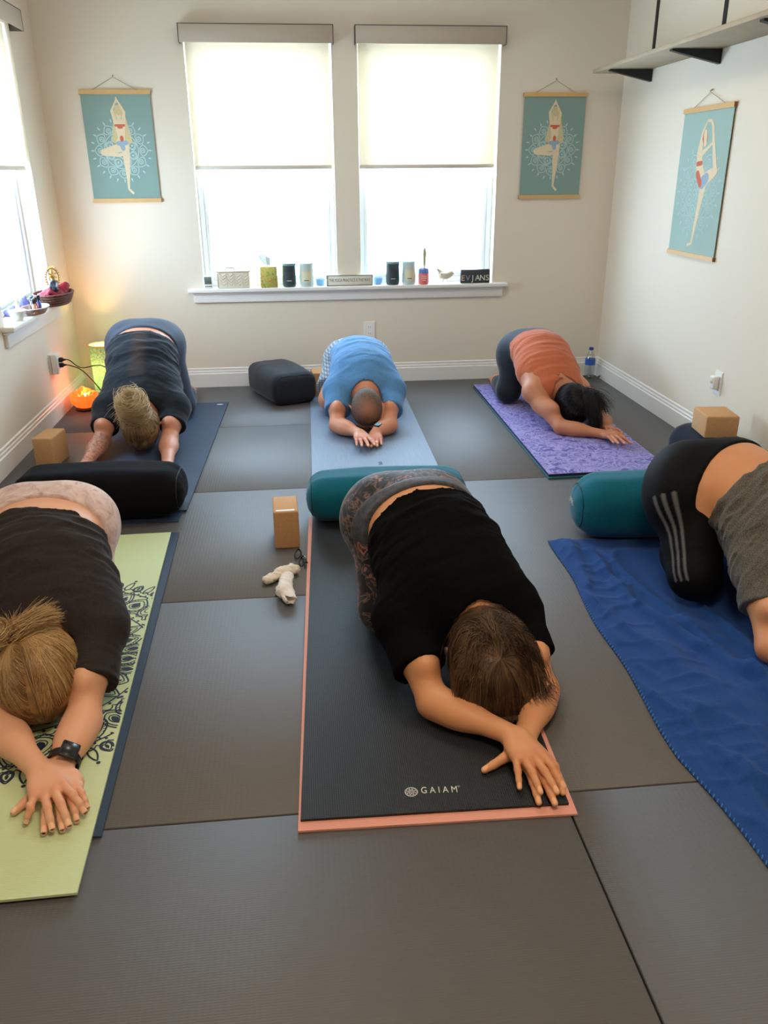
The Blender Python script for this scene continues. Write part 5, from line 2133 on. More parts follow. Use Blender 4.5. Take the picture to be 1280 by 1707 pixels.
gl_ = empty('eyeglasses', (-0.046, 2.665, 0.0), R(-76), 'folded black framed eyeglasses on the floor beside the cork block', 'eyeglasses')
m_frame = M('black_acetate', srgb(16, 18, 24), 0.25)
mb = MB()
for sg in (-1, 1):
    pts = []
    for k in range(32):
        a = 2 * PI * k / 32
        x = 0.024 * math.copysign(abs(math.cos(a)) ** 0.7, math.cos(a))
        z = 0.017 * math.copysign(abs(math.sin(a)) ** 0.7, math.sin(a))
        pts.append((sg * 0.032 + x, 0.010 * abs(z / 0.017) * 0, 0.021 + z))
    mb.tube(pts, 0.0020, 6, True)
mb.tube([(-0.009, 0, 0.026), (0, -0.002, 0.029), (0.009, 0, 0.026)], 0.0018, 6)
mb.build('frame_front', m_frame, gl_)
for sg in (-1, 1):
    MB().tube([(sg * 0.056, 0, 0.030), (sg * 0.056, 0.008, 0.030), (sg * 0.01, 0.016 + 0.004 * sg, 0.024), (-sg * 0.045, 0.018 + 0.005 * sg, 0.012), (-sg * 0.056, 0.018 + 0.005 * sg, 0.004)], 0.0021, 6).build('temple', m_frame, gl_)
    MB().lathe((sg * 0.032, 0, 0.021), [(0, 0.0), (0.9, 0.0)], 24, (0, 1, 0), sx=0.0235, sy=0.017).build('lens', m_glass, gl_)
for ch in gl_.children:
    ch.rotation_euler = (R(-38), 0, 0)
    ch.location = (0, 0, 0.004)

# ------------------------------------------------------------------ wall hangings
m_canvas = M('teal_canvas', srgb(134, 160, 152), 0.9, bump=0.15, bscale=500, var=0.06, vscale=5)
m_canvas2 = M('pale_teal_canvas', srgb(160, 184, 176), 0.9, bump=0.15, bscale=500, var=0.06, vscale=5)
m_rod = M('pale_pine_rod', srgb(214, 172, 112), 0.5, var=0.1, vscale=20)
m_line = M('pale_mandala_ink', srgb(184, 206, 202), 0.9)
m_skinp = M('cream_figure_ink', srgb(226, 206, 172), 0.9, var=0.12, vscale=60)
m_hairp = M('wheat_hair_ink', srgb(206, 190, 144), 0.9, var=0.15, vscale=90)
m_redp = M('coral_ink', srgb(204, 104, 82), 0.9)
m_bluep = M('powder_blue_ink', srgb(150, 172, 190), 0.9)
m_cord = M('jute_cord', srgb(168, 150, 116), 0.9)
m_brass = M('brass_nail', srgb(170, 140, 80), 0.35, 0.8)
m_darkwood = M('rod_end_grain', srgb(128, 88, 48), 0.6)
PR = [(0.05, 0.26, 8, 0.07, 'p'), (0.30, 0.52, 8, 0.10, 'opf'), (0.30, 0.56, 8, 0.14, 'op'), (0.62, 0.90, 12, 0.17, 'p'), (0.66, 0.80, 12, 0.07, 'pf'),
      (0.58, 0.60, 24, 0.01, 'c'), (0.72, 0.84, 36, 0.018, 'of'), (0.93, 1.02, 24, 0.012, 'pd')]


def limb(a, b, r0, r1):
    (x0, y0), (x1, y1) = a, b
    d = math.hypot(x1 - x0, y1 - y0)
    nx, ny = -(y1 - y0) / d, (x1 - x0) / d
    ang = math.atan2(y1 - y0, x1 - x0)
    pts = []
    for k in range(7):
        t_ = ang + PI / 2 + PI * k / 6
        pts.append((x0 + r0 * math.cos(t_), y0 + r0 * math.sin(t_)))
    for k in range(7):
        t_ = ang - PI / 2 + PI * k / 6
        pts.append((x1 + r1 * math.cos(t_), y1 + r1 * math.sin(t_)))
    return pts


def hanging(fr, w_, h_, label, pose, cvm, cord_h=0.075):
    """fr maps (x right, y up from centre, z out of the wall) to the room"""
    e = empty('wall_hanging', fr(Vector((0, 0, 0))), 0, label, 'wall hanging', 'yoga wall hangings')
    base = Vector(e.location)
    F = lambda p: fr(p) - base
    mb = MB()
    mb.prism([(-w_ / 2 + 0.006, -h_ / 2 + 0.01), (w_ / 2 - 0.006, -h_ / 2 + 0.01), (w_ / 2 - 0.006, h_ / 2 - 0.01), (-w_ / 2 + 0.006, h_ / 2 - 0.01)], 0.008, 0.010, F)
    cw, chh = w_ - 0.012, h_ - 0.044
    P = lambda u, v_: ((u - 0.5) * cw, (0.5 - v_) * chh)
    mcx, mcy = P(0.5, 0.53 if pose == 'tree' else 0.56)
    mb.mat(1)
    mandala(mb, lambda p: F(Vector((p.x + mcx, p.y + mcy, p.z + 0.0101))), 0.43 * cw, 1, 0.0, 0.0042, rings=PR)
    zz_ = [0.01092]

    def poly(pts, m):
        mb.mat(m)
        mb.prism(pts, 0.0100, zz_[0], F)
        zz_[0] += 0.000018
    S = cw
    if pose == 'tree':
        for a, b, r0, r1, m in (((.52, .13), (.44, .42), .05, .06, 3), ((.54, .13), (.62, .43), .05, .055, 3), ((.51, .18), (.52, .34), .07, .09, 3),
                                ((.505, .05), (.425, .155), .010, .018, 2), ((.515, .05), (.60, .165), .010, .018, 2), ((.505, .03), (.51, .07), .008, .014, 2),
                                ((.425, .155), (.46, .27), .020, .026, 2), ((.60, .165), (.575, .27), .020, .026, 2),
                                ((.52, .28), (.52, .40), .075, .052, 2), ((.515, .165), (.515, .215), .036, .030, 2), ((.51, .14), (.52, .17), .042, .038, 3),
                                ((.51, .45), (.55, .48), .07, .062, 2),
                                ((.48, .50), (.23, .545), .058, .040, 2), ((.24, .555), (.47, .575), .034, .024, 2), ((.47, .572), (.54, .565), .022, .016, 2),
                                ((.56, .50), (.56, .70), .060, .036, 2), ((.56, .70), (.545, .90), .034, .014, 2), ((.545, .905), (.60, .945), .015, .018, 2),
                                ((.455, .29), (.58, .29), .016, .016, 4), ((.50, .305), (.54, .305), .022, .022, 4), ((.47, .46), (.58, .455), .032, .032, 5), ((.52, .47), (.53, .51), .04, .03, 5),
                                ((.525, .405), (.525, .425), .026, .026, 4)):
            poly(limb(P(*a), P(*b), r0 * S, r1 * S), m)
    else:
        for a, b, r0, r1, m in (((.50, .93), (.56, .66), .014, .036, 2), ((.56, .66), (.60, .50), .036, .060, 2), ((.50, .93), (.42, .945), .014, .012, 2),
                                ((.60, .50), (.47, .38), .065, .055, 2), ((.46, .38), (.44, .27), .060, .055, 2), ((.44, .26), (.47, .20), .035, .026, 2),
                                ((.50, .165), (.52, .20), .050, .044, 4), ((.51, .15), (.53, .22), .034, .030, 2),
                                ((.42, .27), (.45, .14), .026, .018, 2), ((.45, .14), (.53, .065), .018, .012, 2), ((.53, .065), (.60, .07), .012, .014, 2),
                                ((.46, .30), (.68, .22), .026, .014, 2), ((.60, .07), (.64, .10), .016, .020, 2), ((.64, .10), (.72, .26), .020, .026, 2), ((.72, .26), (.80, .41), .028, .034, 2),
                                ((.80, .41), (.64, .46), .045, .062, 2), ((.64, .46), (.57, .49), .05, .06, 5), ((.42, .36), (.50, .355), .022, .022, 4), ((.45, .43), (.53, .50), .034, .034, 4)):
            poly(limb(P(*a), P(*b), r0 * S, r1 * S), m)
    mb.build('canvas_print', [cvm, m_line, m_skinp, m_hairp, m_redp, m_bluep], e)
    for yy_ in (h_ / 2 - 0.011, -h_ / 2 + 0.011):
        mb = MB()
        mb.prism([(-w_ / 2, yy_ - 0.011), (w_ / 2, yy_ - 0.011), (w_ / 2, yy_ + 0.011), (-w_ / 2, yy_ + 0.011)], 0.001, 0.017, F)
        mb.mat(1)
        for sg in (-1, 1):
            mb.prism([(sg * w_ / 2 - 0.0002, yy_ - 0.010), (sg * w_ / 2 + 0.0005, yy_ - 0.010), (sg * w_ / 2 + 0.0005, yy_ + 0.010), (sg * w_ / 2 - 0.0002, yy_ + 0.010)], 0.002, 0.016, F)
        mb.build('wooden_rod', [m_rod, m_darkwood], e)
    top = Vector((0, h_ / 2 + cord_h, 0.010))
    mb = MB().tube([F(Vector((-w_ * 0.32, h_ / 2 - 0.002, 0.009))), F(top - Vector((0.002, 0.01, 0)))], 0.0014, 6)
    mb.tube([F(Vector((w_ * 0.32, h_ / 2 - 0.002, 0.009))), F(top - Vector((-0.002, 0.01, 0)))], 0.0014, 6)
    mb.build('hanging_cord', m_cord, e)
    MB().tube([F(top + Vector((0, 0.002, -0.010))), F(top + Vector((0, -0.006, 0.004)))], 0.0028, 8).build('nail', m_brass, e)
    return e


hanging(lambda p: Vector((-0.995 + p.x, YB - p.z, 1.455 + p.y)), 0.405, 0.607, 'teal wall hanging of a figure in tree pose, left of the back windows', 'tree', m_canvas)
hanging(lambda p: Vector((1.620 + p.x, YB - p.z, 1.448 + p.y)), 0.398, 0.601, 'teal wall hanging of a figure in tree pose, right of the back windows', 'tree', m_canvas)
hanging(lambda p: Vector((XR - p.z, 4.214 - p.x, 1.242 + p.y)), 0.525, 0.705, 'pale teal wall hanging of a dancer pose figure on the right wall', 'dancer', m_canvas2, 0.07)

# ------------------------------------------------------------------ wall shelf
m_board = M('weathered_oak_board', srgb(176, 160, 134), 0.7, var=0.18, vscale=9)
m_iron = M('black_iron', srgb(24, 25, 28), 0.55)
sh = empty('wall_shelf', (XR, 4.0, 1.84), 0, 'weathered wooden shelf on black iron brackets high on the right wall', 'shelf')
Fs = lambda x, y, z: (x - XR, y - 4.0, z - 1.84)
MB().box(Fs(1.778, 2.45, 1.833), Fs(XR, 5.215, 1.853), 0.002, seg=1).build('shelf_board', m_board, sh)
for yb in (4.99, 4.188, 3.386, 2.584):
    mb = MB()
    mb.prism([(0, 0), (0.245, 0), (0.245, -0.008), (0.0, -0.062)], -0.016, 0.016, lambda p, yb=yb: Vector(Fs(XR - p.x, yb + p.z, 1.832 + p.y)))
    mb.box(Fs(XR - 0.006, yb - 0.016, 1.853), Fs(XR, yb + 0.016, 2.42), 0.001, seg=1)
    br = mb.build('bracket', m_iron, sh)
    for dx in (0.05, 0.13, 0.2):
        mb = MB().lathe(Fs(XR - dx, yb, 1.829 - 0.05 * (1 - dx / 0.245)), [(0.0, -0.005), (0.004, -0.004), (0.005, 0.002)], 10)
        mb.build('screw', m_iron, br)

# ------------------------------------------------------------------ outlets
m_plate = M('white_plastic', srgb(238, 236, 232), 0.35)
m_slot = M('dark_slot', srgb(50, 50, 50), 0.6)


def outlet(fr, label, duplex=True):
    e = empty('wall_outlet', fr(Vector((0, 0, 0))), 0, label, 'wall outlet', 'wall outlets')
    b_ = Vector(e.location)
    F = lambda p: fr(p) - b_
    mb = MB()
    mb.prism([(-0.036, -0.058), (0.036, -0.058), (0.036, 0.058), (-0.036, 0.058)], 0.0, 0.004, F)
    mb.prism([(-0.033, -0.055), (0.033, -0.055), (0.033, 0.055), (-0.033, 0.055)], 0.004, 0.0065, F)
    mb.build('cover_plate', m_plate, e)
    for sg in (-1, 1):
        mb = MB()
        mb.prism([(-0.016, sg * 0.021 - 0.015), (0.016, sg * 0.021 - 0.015), (0.016, sg * 0.021 + 0.015), (-0.016, sg * 0.021 + 0.015)], 0.0065, 0.008, F)
        mb.mat(1)
        for sx_ in (-0.006, 0.006):
            mb.prism([(sx_ - 0.001, sg * 0.021 - 0.003), (sx_ + 0.001, sg * 0.021 - 0.003), (sx_ + 0.001, sg * 0.021 + 0.006), (sx_ - 0.001, sg * 0.021 + 0.006)], 0.0079, 0.0083, F)
        mb.build('receptacle', [m_plate, m_slot], e)
    return e


outlet(lambda p: Vector((XL + p.z, 4.765 + p.x, 0.315 + p.y)), 'white wall outlet low on the left wall with an adapter plugged in')
outlet(lambda p: Vector((0.464 + p.x, YB - p.z, 0.345 + p.y)), 'white wall outlet on the back wall above the man in blue')
outlet(lambda p: Vector((XR - p.z, 3.745 - p.x, 0.338 + p.y)), 'white wall outlet on the right wall with a small plug-in')
ad = empty('outlet_adapter', (XL + 0.0083, 4.765, 0.315), 0, 'white multi-socket adapter on the left wall outlet', 'adapter')
MB().box((0, -0.034, -0.055), (0.036, 0.034, 0.058), 0.006, seg=3).build('adapter_body', m_plate, ad)
pi_ = empty('plug_in_device', (XR - 0.0083, 3.745, 0.338), 0, 'small white plug-in device on the right wall outlet', 'plug-in')
MB().box((-0.030, -0.022, -0.028), (0, 0.022, 0.036), 0.006, seg=3).build('device_body', m_plate, pi_)
MB().box((-0.033, -0.012, 0.0), (-0.030, 0.012, 0.028), 0.002, seg=1).build('device_lens', M('ivory_lens', srgb(226, 214, 186), 0.4), pi_)

# ------------------------------------------------------------------ corner lamps
LX, LY = -1.225, 5.235
lamp = empty('table_lamp', (LX, LY, 0), 0, 'green speckled cylinder lamp glowing in the back left corner', 'lamp')
t = NT('speckled_green_shade')
v = t.coord()
vo = t.n('ShaderNodeTexVoronoi', Vector=v, Scale=90.0).outputs['Color']
n1 = t.noise(v, 90, 3, 0.7)
c = t.ramp(n1, [(0.35, srgb(120, 158, 138)), (0.5, srgb(168, 202, 178)), (0.65, srgb(196, 222, 198))])
df = t.n('ShaderNodeBsdfDiffuse', Color=c)
tl = t.n('ShaderNodeBsdfTranslucent', Color=c)
mx = t.n('ShaderNodeMixShader', i0=0.28, i1=df.outputs[0], i2=tl.outputs[0])
t.l(mx.outputs[0], t.out.inputs[0])
m_gshade = t.m
mb = MB()
mb.lathe((0, 0, 0.03), [(0.076, 0.0), (0.078, 0.005), (0.082, 0.300), (0.080, 0.300), (0.074, 0.005)], 48)
mb.build('lamp_shade', m_gshade, lamp)
MB().lathe((0, 0, 0.326), [(0.084, 0.0), (0.0845, 0.006), (0.078, 0.007), (0.078, 0.0)], 48, caps=False).build('shade_rim', M('amber_rim', srgb(236, 206, 140), 0.4), lamp)
MB().lathe((0, 0, 0), [(0.07, 0), (0.078, 0.004), (0.078, 0.022), (0.07, 0.03), (0.0, 0.032)], 40).build('lamp_base', M('dark_wood_base', srgb(92, 56, 34), 0.5), lamp)
t = NT('lit_bulb')
t.b.inputs['Emission Color'].default_value = (1, 0.78, 0.48, 1)
t.b.inputs['Emission Strength'].default_value = 60
m_bulb = t.m
MB().ball((0.0, 0, 0.115), 0.024).lathe((0, 0, 0.032), [(0.013, 0), (0.013, 0.06)], 16).build('bulb', m_bulb, lamp)


def plight(loc, power, col, r=0.02):
    l = bpy.data.lights.new('bulb_light', 'POINT')
    l.energy = power
    l.color = col
    l.shadow_soft_size = r
    o = bpy.data.objects.new('bulb_light', l)
    o.location = loc
    COL.objects.link(o)


plight((LX, LY, 0.17), 12.0, (1.0, 0.52, 0.20))

BX, BY = -1.300, 4.925
sl = empty('salt_lamp', (BX, BY, 0), 0, 'glowing orange salt rock bowl lamp on the floor in the left corner', 'lamp')
t = NT('orange_salt_glow')
v = t.coord()
n1 = t.noise(v, 40, 3, 0.6)
c = t.mix(n1, (0.95, 0.16, 0.02, 1), (1.0, 0.30, 0.05, 1))
t.l(c, t.b.inputs['Base Color'])
t.b.inputs['Roughness'].default_value = 0.35
t.l(t.mix(n1, (1.0, 0.10, 0.008, 1), (1.0, 0.17, 0.02, 1)), t.b.inputs['Emission Color'])
t.b.inputs['Emission Strength'].default_value = 1.0
m_salt = t.m
mb = MB()
mb.lathe((0, 0, 0.014), [(0.030, 0.0), (0.055, 0.010), (0.078, 0.034), (0.084, 0.062), (0.080, 0.086), (0.074, 0.086), (0.078, 0.062), (0.050, 0.02), (0.0, 0.012)], 40)
mb.build('salt_bowl', m_salt, sl)
g_ = random.Random(5)
for k in range(16):
    a = g_.uniform(0, 2 * PI)
    rr = g_.uniform(0.0, 0.060)
    bm = bmesh.new()
    bmesh.ops.create_icosphere(bm, subdivisions=1, radius=g_.uniform(0.018, 0.027))
    for vv in bm.verts:
        vv.co *= g_.uniform(0.75, 1.2)
        vv.co.z *= 1.1
        vv.co += Vector((rr * math.cos(a), rr * math.sin(a), 0.094 + 0.018 * (1 - rr / 0.06) + g_.uniform(-0.004, 0.008)))
    mb = MB()
    mb.addbm(bm)
    mb.build('salt_rock', m_salt, sl)
MB().lathe((0, 0, 0), [(0.052, 0), (0.058, 0.004), (0.056, 0.012), (0.03, 0.018)], 32).build('lamp_foot', M('dark_brown_wood', srgb(44, 22, 16), 0.5), sl)
MB().ball((0.02, -0.045, 0.105), 0.006).build('bulb', m_bulb, sl)
plight((BX + 0.03, BY - 0.01, 0.155), 0.9, (1.0, 0.22, 0.04), 0.03)

m_cable = M('black_cable', srgb(18, 18, 20), 0.5)
m_wcable = M('cream_cable', srgb(190, 176, 150), 0.5)
for (nm, z_, pts, m, lb) in (('power_cord', 0.335, [(-1.31, 4.775, 0.330), (-1.27, 4.85, 0.27), (-1.18, 4.98, 0.25), (-1.10, 5.10, 0.12), (-1.09, 5.14, 0.03), (-1.12, 5.17, 0.012)], m_cable, 'black power cord from the adapter to the green cylinder lamp'),
                             ('power_cord', 0.305, [(-1.31, 4.775, 0.300), (-1.26, 4.82, 0.26), (-1.20, 4.86, 0.16), (-1.17, 4.88, 0.09), (-1.17, 4.90, 0.04), (-1.22, 4.92, 0.010)], m_cable, 'black power cord looping from the adapter to the orange salt lamp')):
    e = empty(nm, (XL + 0.045, 4.775, z_), 0, lb, 'power cord', 'black power cords')
    bz = Vector(e.location)
    P = [Vector((XL + 0.072, 4.775, z_))] + [Vector(p) for p in pts[0:]]
    # smooth the polyline
    Q = []
    for i in range(len(P) - 1):
        p0, p1, p2, p3 = P[max(i - 1, 0)], P[i], P[i + 1], P[min(i + 2, len(P) - 1)]
        for k in range(8):
            u = k / 8
            Q.append(0.5 * ((2 * p1) + (-p0 + p2) * u + (2 * p0 - 5 * p1 + 4 * p2 - p3) * u * u + (-p0 + 3 * p1 - 3 * p2 + p3) * u ** 3))
    Q.append(P[-1])
    MB().tube([q - bz for q in Q], 0.0032, 8).build('cable', m, e)
    mb = MB()
    mb.box((0.0, -0.013, -0.012), (0.020, 0.013, 0.012), 0.003)
    mb.lathe((0.020, 0, 0), [(0.008, 0), (0.004, 0.016)], 12, (1, 0, 0))
    mb.build('plug', m_cable, e)

# ------------------------------------------------------------------ things on the back window sill
ZSL = 0.637
YS = YB - 0.012


def sx(px, py=470, y=YS):
    return WY(px, py, y).x


SC_ = (sx(600) - sx(500)) / 100.0
tc = empty('thermometer_clock', (sx(347), YS - 0.01, ZSL), R(12), 'small white digital thermometer clock at the left end of the sill', 'clock')
MB().box((-0.028, -0.006, 0.0), (0.028, 0.008, 0.078), 0.004, rot=(R(-10), 0, 0), piv=(0, 0, 0)).build('case', m_plate, tc)
MB().box((-0.022, -0.0075, 0.026), (0.022, -0.006, 0.070), 0.0005, rot=(R(-10), 0, 0), piv=(0, 0, 0), seg=1).build('lcd_screen', M('grey_lcd', srgb(104, 116, 110), 0.3), tc)
mb = MB()
for k in range(4):
    mb.lathe((-0.016 + k * 0.011, -0.0065, 0.013), [(0.0035, 0), (0.0035, 0.0025)], 10, (0, -1, 0.1))
mb.build('button', m_slot, tc)

w2 = (sx(419) - sx(361)) / 2
bk_ = empty('storage_basket', (sx(390), YS + 0.03, ZSL), 0, 'cream carved storage basket with lid on the window sill', 'basket')
m_cream = M('cream_resin', srgb(222, 212, 192), 0.6)
mb = MB()
mb.box((-w2 * 0.92, -0.05, 0), (w2 * 0.92, 0.05, 0.098), 0.006)
mb.build('basket_body', m_cream, bk_)
mb = MB()
for k, cx_ in enumerate((-0.64, -0.2, 0.24, 0.66)):
    for i in range(4):
        zz0 = 0.018 + i * 0.018
        mb.tube([(cx_ * w2 + 0.0, -0.051, zz0), (cx_ * w2 + 0.014, -0.052, zz0 + 0.010), (cx_ * w2 + 0.024 - 0.006 * (k % 2), -0.051, zz0 + 0.018)], 0.0028, 6)
        mb.tube([(cx_ * w2 + 0.0, -0.051, zz0), (cx_ * w2 - 0.012, -0.052, zz0 + 0.010), (cx_ * w2 - 0.018, -0.051, zz0 + 0.018)], 0.0028, 6)
for sx0 in (-0.92, -0.42, 0.02, 0.45, 0.9):
    mb.tube([(sx0 * w2, -0.051, 0.006), (sx0 * w2, -0.051, 0.09)], 0.0026, 6)
mb.build('carved_leaf_relief', M('carved_cream_resin', srgb(232, 224, 206), 0.6), bk_)
mb = MB()
mb.box((-w2, -0.056, 0.096), (w2, 0.056, 0.108), 0.005)
mb.build('lid', m_cream, bk_)
MB().tube([(-0.05, -0.01, 0.108), (-0.045, -0.01, 0.120), (0.0, -0.01, 0.122), (0.008, -0.01, 0.108)], 0.005, 8).build('lid_handle', M('grey_handle', srgb(120, 126, 130), 0.4), bk_)

t = NT('leaf_print_card')
v = t.coord()
n1 = t.noise(v, 34, 4, 0.6, 1.5)
t.l(t.ramp(n1, [(0.3, srgb(110, 140, 60)), (0.45, srgb(196, 196, 110)), (0.55, srgb(206, 188, 84)), (0.62, srgb(212, 140, 80)), (0.7, srgb(120, 150, 70))]), t.b.inputs['Base Color'])
tb_ = empty('tissue_box', (sx(448), YS + 0.02, ZSL), R(4), 'green and yellow leaf-print tissue box with a tissue sticking out', 'tissue box')
wq = (sx(462) - sx(434)) / 2
MB().box((-wq, -wq, 0), (wq, wq, 0.128), 0.002, seg=1).build('box_body', t.m, tb_)
xs_ = np.linspace(-1, 1, 22)
U, Vv = np.meshgrid(xs_, xs_, indexing='ij')
Xt = U * 0.045 * (0.35 + 0.75 * (Vv * 0.5 + 0.5)) - 0.018 * (Vv * 0.5 + 0.5)
Yt = 0.012 * np.sin(U * 5) * (0.4 + 0.6 * (Vv * 0.5 + 0.5)) + 0.006 * np.sin(U * 11 + 1)
Zt = 0.128 + 0.072 * (Vv * 0.5 + 0.5) * (1 - 0.45 * np.abs(U + 0.2) ** 1.5) + 0.006 * vnoise(U * 3, Vv * 3, U * 0, 2)
Vt = np.stack([Xt, Yt, Zt], -1).reshape(-1, 3)
ia = np.arange(21)[:, None] * 22 + np.arange(21)[None, :]
o = qmesh('tissue', Vt, np.stack([ia, ia + 22, ia + 23, ia + 1], -1).reshape(-1, 4), M('white_tissue', srgb(224, 236, 248), 0.9, **{'Subsurface__Weight': 0.0}), tb_)
md = o.modifiers.new('thick', 'SOLIDIFY'); md.thickness = 0.0008

m_cwax = M('cream_wax', srgb(222, 216, 190), 0.6)
m_dkglass = M('smoky_green_glass', srgb(60, 74, 78), 0.25, Coat__Weight=0.4)
m_ltglass = M('frosted_pale_glass', srgb(200, 216, 206), 0.3, Coat__Weight=0.4)


def candle(px0, px1, dark, label):
    r = (sx(px1) - sx(px0)) / 2
    e = empty('jar_candle', (sx((px0 + px1) / 2), YS + 0.012, ZSL), 0, label, 'candle', 'jar candles')
    mb = MB()
    mb.lathe((0, 0, 0), [(r * 0.88, 0.0), (r * 0.97, 0.005), (r, 0.02), (r, 0.125), (r * 1.02, 0.130), (r * 0.97, 0.130), (r * 0.95, 0.110), (0.0, 0.108)], 36)
    mb.build('glass_jar', m_dkglass if dark else m_ltglass, e)
    MB().lathe((0, 0, 0.1305), [(r * 1.03, 0.0), (r * 1.04, 0.004), (r * 1.03, 0.014), (r * 0.9, 0.016), (0.0, 0.016)], 36).build('lid', M('teal_glass_lid', srgb(116, 146, 144), 0.3) if dark else M('pale_aqua_lid', srgb(196, 222, 220), 0.3), e)
    # wrap-round paper label
    vs, fs = [], []
    for k in range(13):
        a = R(-90 - 42 + 7 * k)
        for z_ in (0.030, 0.095):
            vs.append(((r + 0.0006) * math.cos(a), (r + 0.0006) * math.sin(a), z_))
    for k in range(12):
        fs.append([2 * k, 2 * k + 2, 2 * k + 3, 2 * k + 1])
    mb = MB()
    mb.add(vs, fs, True)
    mb.build('paper_label', M('dark_label', srgb(50, 60, 66), 0.6) if dark else M('cream_label', srgb(226, 218, 186), 0.6), e)
    mb = MB()
    mb.box((-r * 0.35, -r - 0.0025, 0.038), (r * 0.3, -r - 0.0010, 0.042))
    mb.build('label_line', m_white if dark else m_slot, e)


candle(471, 494, True, 'dark jar candle on the sill in front of the left window')
candle(499.5, 523, False, 'pale jar candle on the sill in front of the left window')
candle(643.5, 666, True, 'dark jar candle on the sill in front of the right window')
candle(670.5, 693, False, 'pale jar candle on the sill in front of the right window')

t = NT('aqua_tealight_glass')
t.b.inputs['Base Color'].default_value = srgb(176, 214, 236)
t.b.inputs['Transmission Weight'].default_value = 0.6
t.b.inputs['Roughness'].default_value = 0.15
for px_, lb in ((534, 'small pale blue glass votive left of the slogan sign'), (631, 'small pale blue glass votive right of the slogan sign')):
    o = MB().lathe((0, 0, 0), [(0.020, 0), (0.026, 0.004), (0.030, 0.042), (0.027, 0.042), (0.022, 0.008), (0, 0.006)], 28).build('glass_votive', t.m)
    o.location = (sx(px_), YS + 0.035, ZSL)
    tag(o, lb, 'votive', 'glass votives')

x0_, x1_ = sx(545), sx(620)
sg_ = empty('slogan_sign', ((x0_ + x1_) / 2, YS - 0.006, ZSL), 0, 'narrow cream wooden sign with grey frame reading THE YOGA PRACTICE IS THE WAY', 'sign')
hw_ = (x1_ - x0_) / 2
MB().box((-hw_, -0.010, 0), (hw_, 0.012, 0.066), 0.001, seg=1).build('sign_board', M('cream_painted_wood', srgb(226, 222, 206), 0.7), sg_)
mb = MB()
for lo_, hi_ in (((-hw_ - .002, -.013, 0), (hw_ + .002, -.009, .004)), ((-hw_ - .002, -.013, .063), (hw_ + .002, -.009, .067)), ((-hw_ - .002, -.013, .004), (-hw_ + .002, -.009, .063)), ((hw_ - .002, -.013, .004), (hw_ + .002, -.009, .063))):
    mb.box(lo_, hi_)
mb.build('sign_frame', M('grey_frame', srgb(96, 98, 96), 0.6), sg_)
mw = Matrix.Translation((0, -0.0105, 0.034)) @ Matrix.Rotation(R(90), 4, 'X')
tm = text_mesh('THE YOGA PRACTICE IS THE WAY', 0.024, M('grey_lettering', srgb(110, 110, 106), 0.7), 'lettering', sg_, mw, 0.0002)
ww_ = max(v.co.x for v in tm.data.vertices) - min(v.co.x for v in tm.data.vertices)
tm.data.transform(Matrix.Diagonal((hw_ * 1.82 / ww_, 1, 1.15, 1)))
tm.data.transform(Matrix.Translation((0, 0, -0.005)))

pj = empty('pink_jar', (sx(706), YS - 0.002, ZSL), 0, 'pink and blue labelled jar holding a brush on the sill', 'jar')
r = (sx(715) - sx(697.5)) / 2
MB().lathe((0, 0, 0), [(r * 0.95, 0), (r, 0.004), (r, 0.068), (r, 0.0685)], 32).build('pink_label_band', M('pink_label', srgb(232, 116, 112), 0.5), pj)
MB().lathe((0, 0, 0.0685), [(r, 0), (r, 0.022), (r * 0.9, 0.030), (r * 0.78, 0.030), (r * 0.78, 0.02), (0.0, 0.018)], 32).build('blue_label_band', M('blue_label', srgb(92, 120, 184), 0.5), pj)
mb = MB()
for k, (a_, b_) in enumerate(((-0.018, 0.048), (-0.020, 0.036), (-0.014, 0.024))):
    mb.box((a_, -r - 0.002, b_), (-a_ * 0.7, -r * 0.93, b_ + 0.006))
mb.build('label_print', M('pale_pink_print', srgb(244, 196, 190), 0.5), pj)
br_ = empty('brush', (sx(707), YS - 0.002, ZSL + 0.088), 0, 'brush with pale handle standing upright in the pink jar', 'brush')
MB().lathe((0, 0, 0), [(0.006, 0.0), (0.006, 0.020), (0.0075, 0.03), (0.010, 0.07), (0.012, 0.10), (0.010, 0.120), (0.005, 0.136), (0.0, 0.140)], 20, sy=0.6).build('brush_handle', M('pale_olive_handle', srgb(176, 172, 142), 0.5), br_)
MB().lathe((0, 0, -0.012), [(0.014, 0.0), (0.014, 0.014), (0.007, 0.024)], 20, sy=0.6).build('ferrule', M('grey_ferrule', srgb(130, 138, 140), 0.3, 0.6), br_)

bd = empty('bird_figurine', (sx(742), YS + 0.0, ZSL), 0, 'cream carved bird figurine with raised tail on the window sill', 'figurine')
u_ = SC_
Pb = [ell((0, 0, 13 * u_), [(1, 0, 0.15), (0, 1, 0), (-0.15, 0, 1)], (11 * u_, 6.5 * u_, 6.5 * u_), 0.01),
      ell((9 * u_, 0, 17 * u_), [(1, 0, 0), (0, 1, 0), (0, 0, 1)], (5 * u_, 4.5 * u_, 4.5 * u_), 0.02),
      cap((13 * u_, 0, 16.5 * u_), (16 * u_, 0, 16.0 * u_), 0.006, 0.002, 0.006),
      cap((-6 * u_, 0, 16 * u_), (-14 * u_, 0, 24 * u_), 0.020, 0.006, 0.02, (0, 1, 0), 0.5),
      cap((-2 * u_, -4 * u_, 13 * u_), (-9 * u_, -4.5 * u_, 17 * u_), 0.018, 0.005, 0.01, (0, 1, 0), 0.4)]
soft('bird_body', Pb, M('cream_carved_wood', srgb(206, 196, 170), 0.7, bump=0.5, bscale=90, var=0.12, vscale=40), bd, (0, 0, 0), 0.003, ((), (), ()), 0, None, 1)
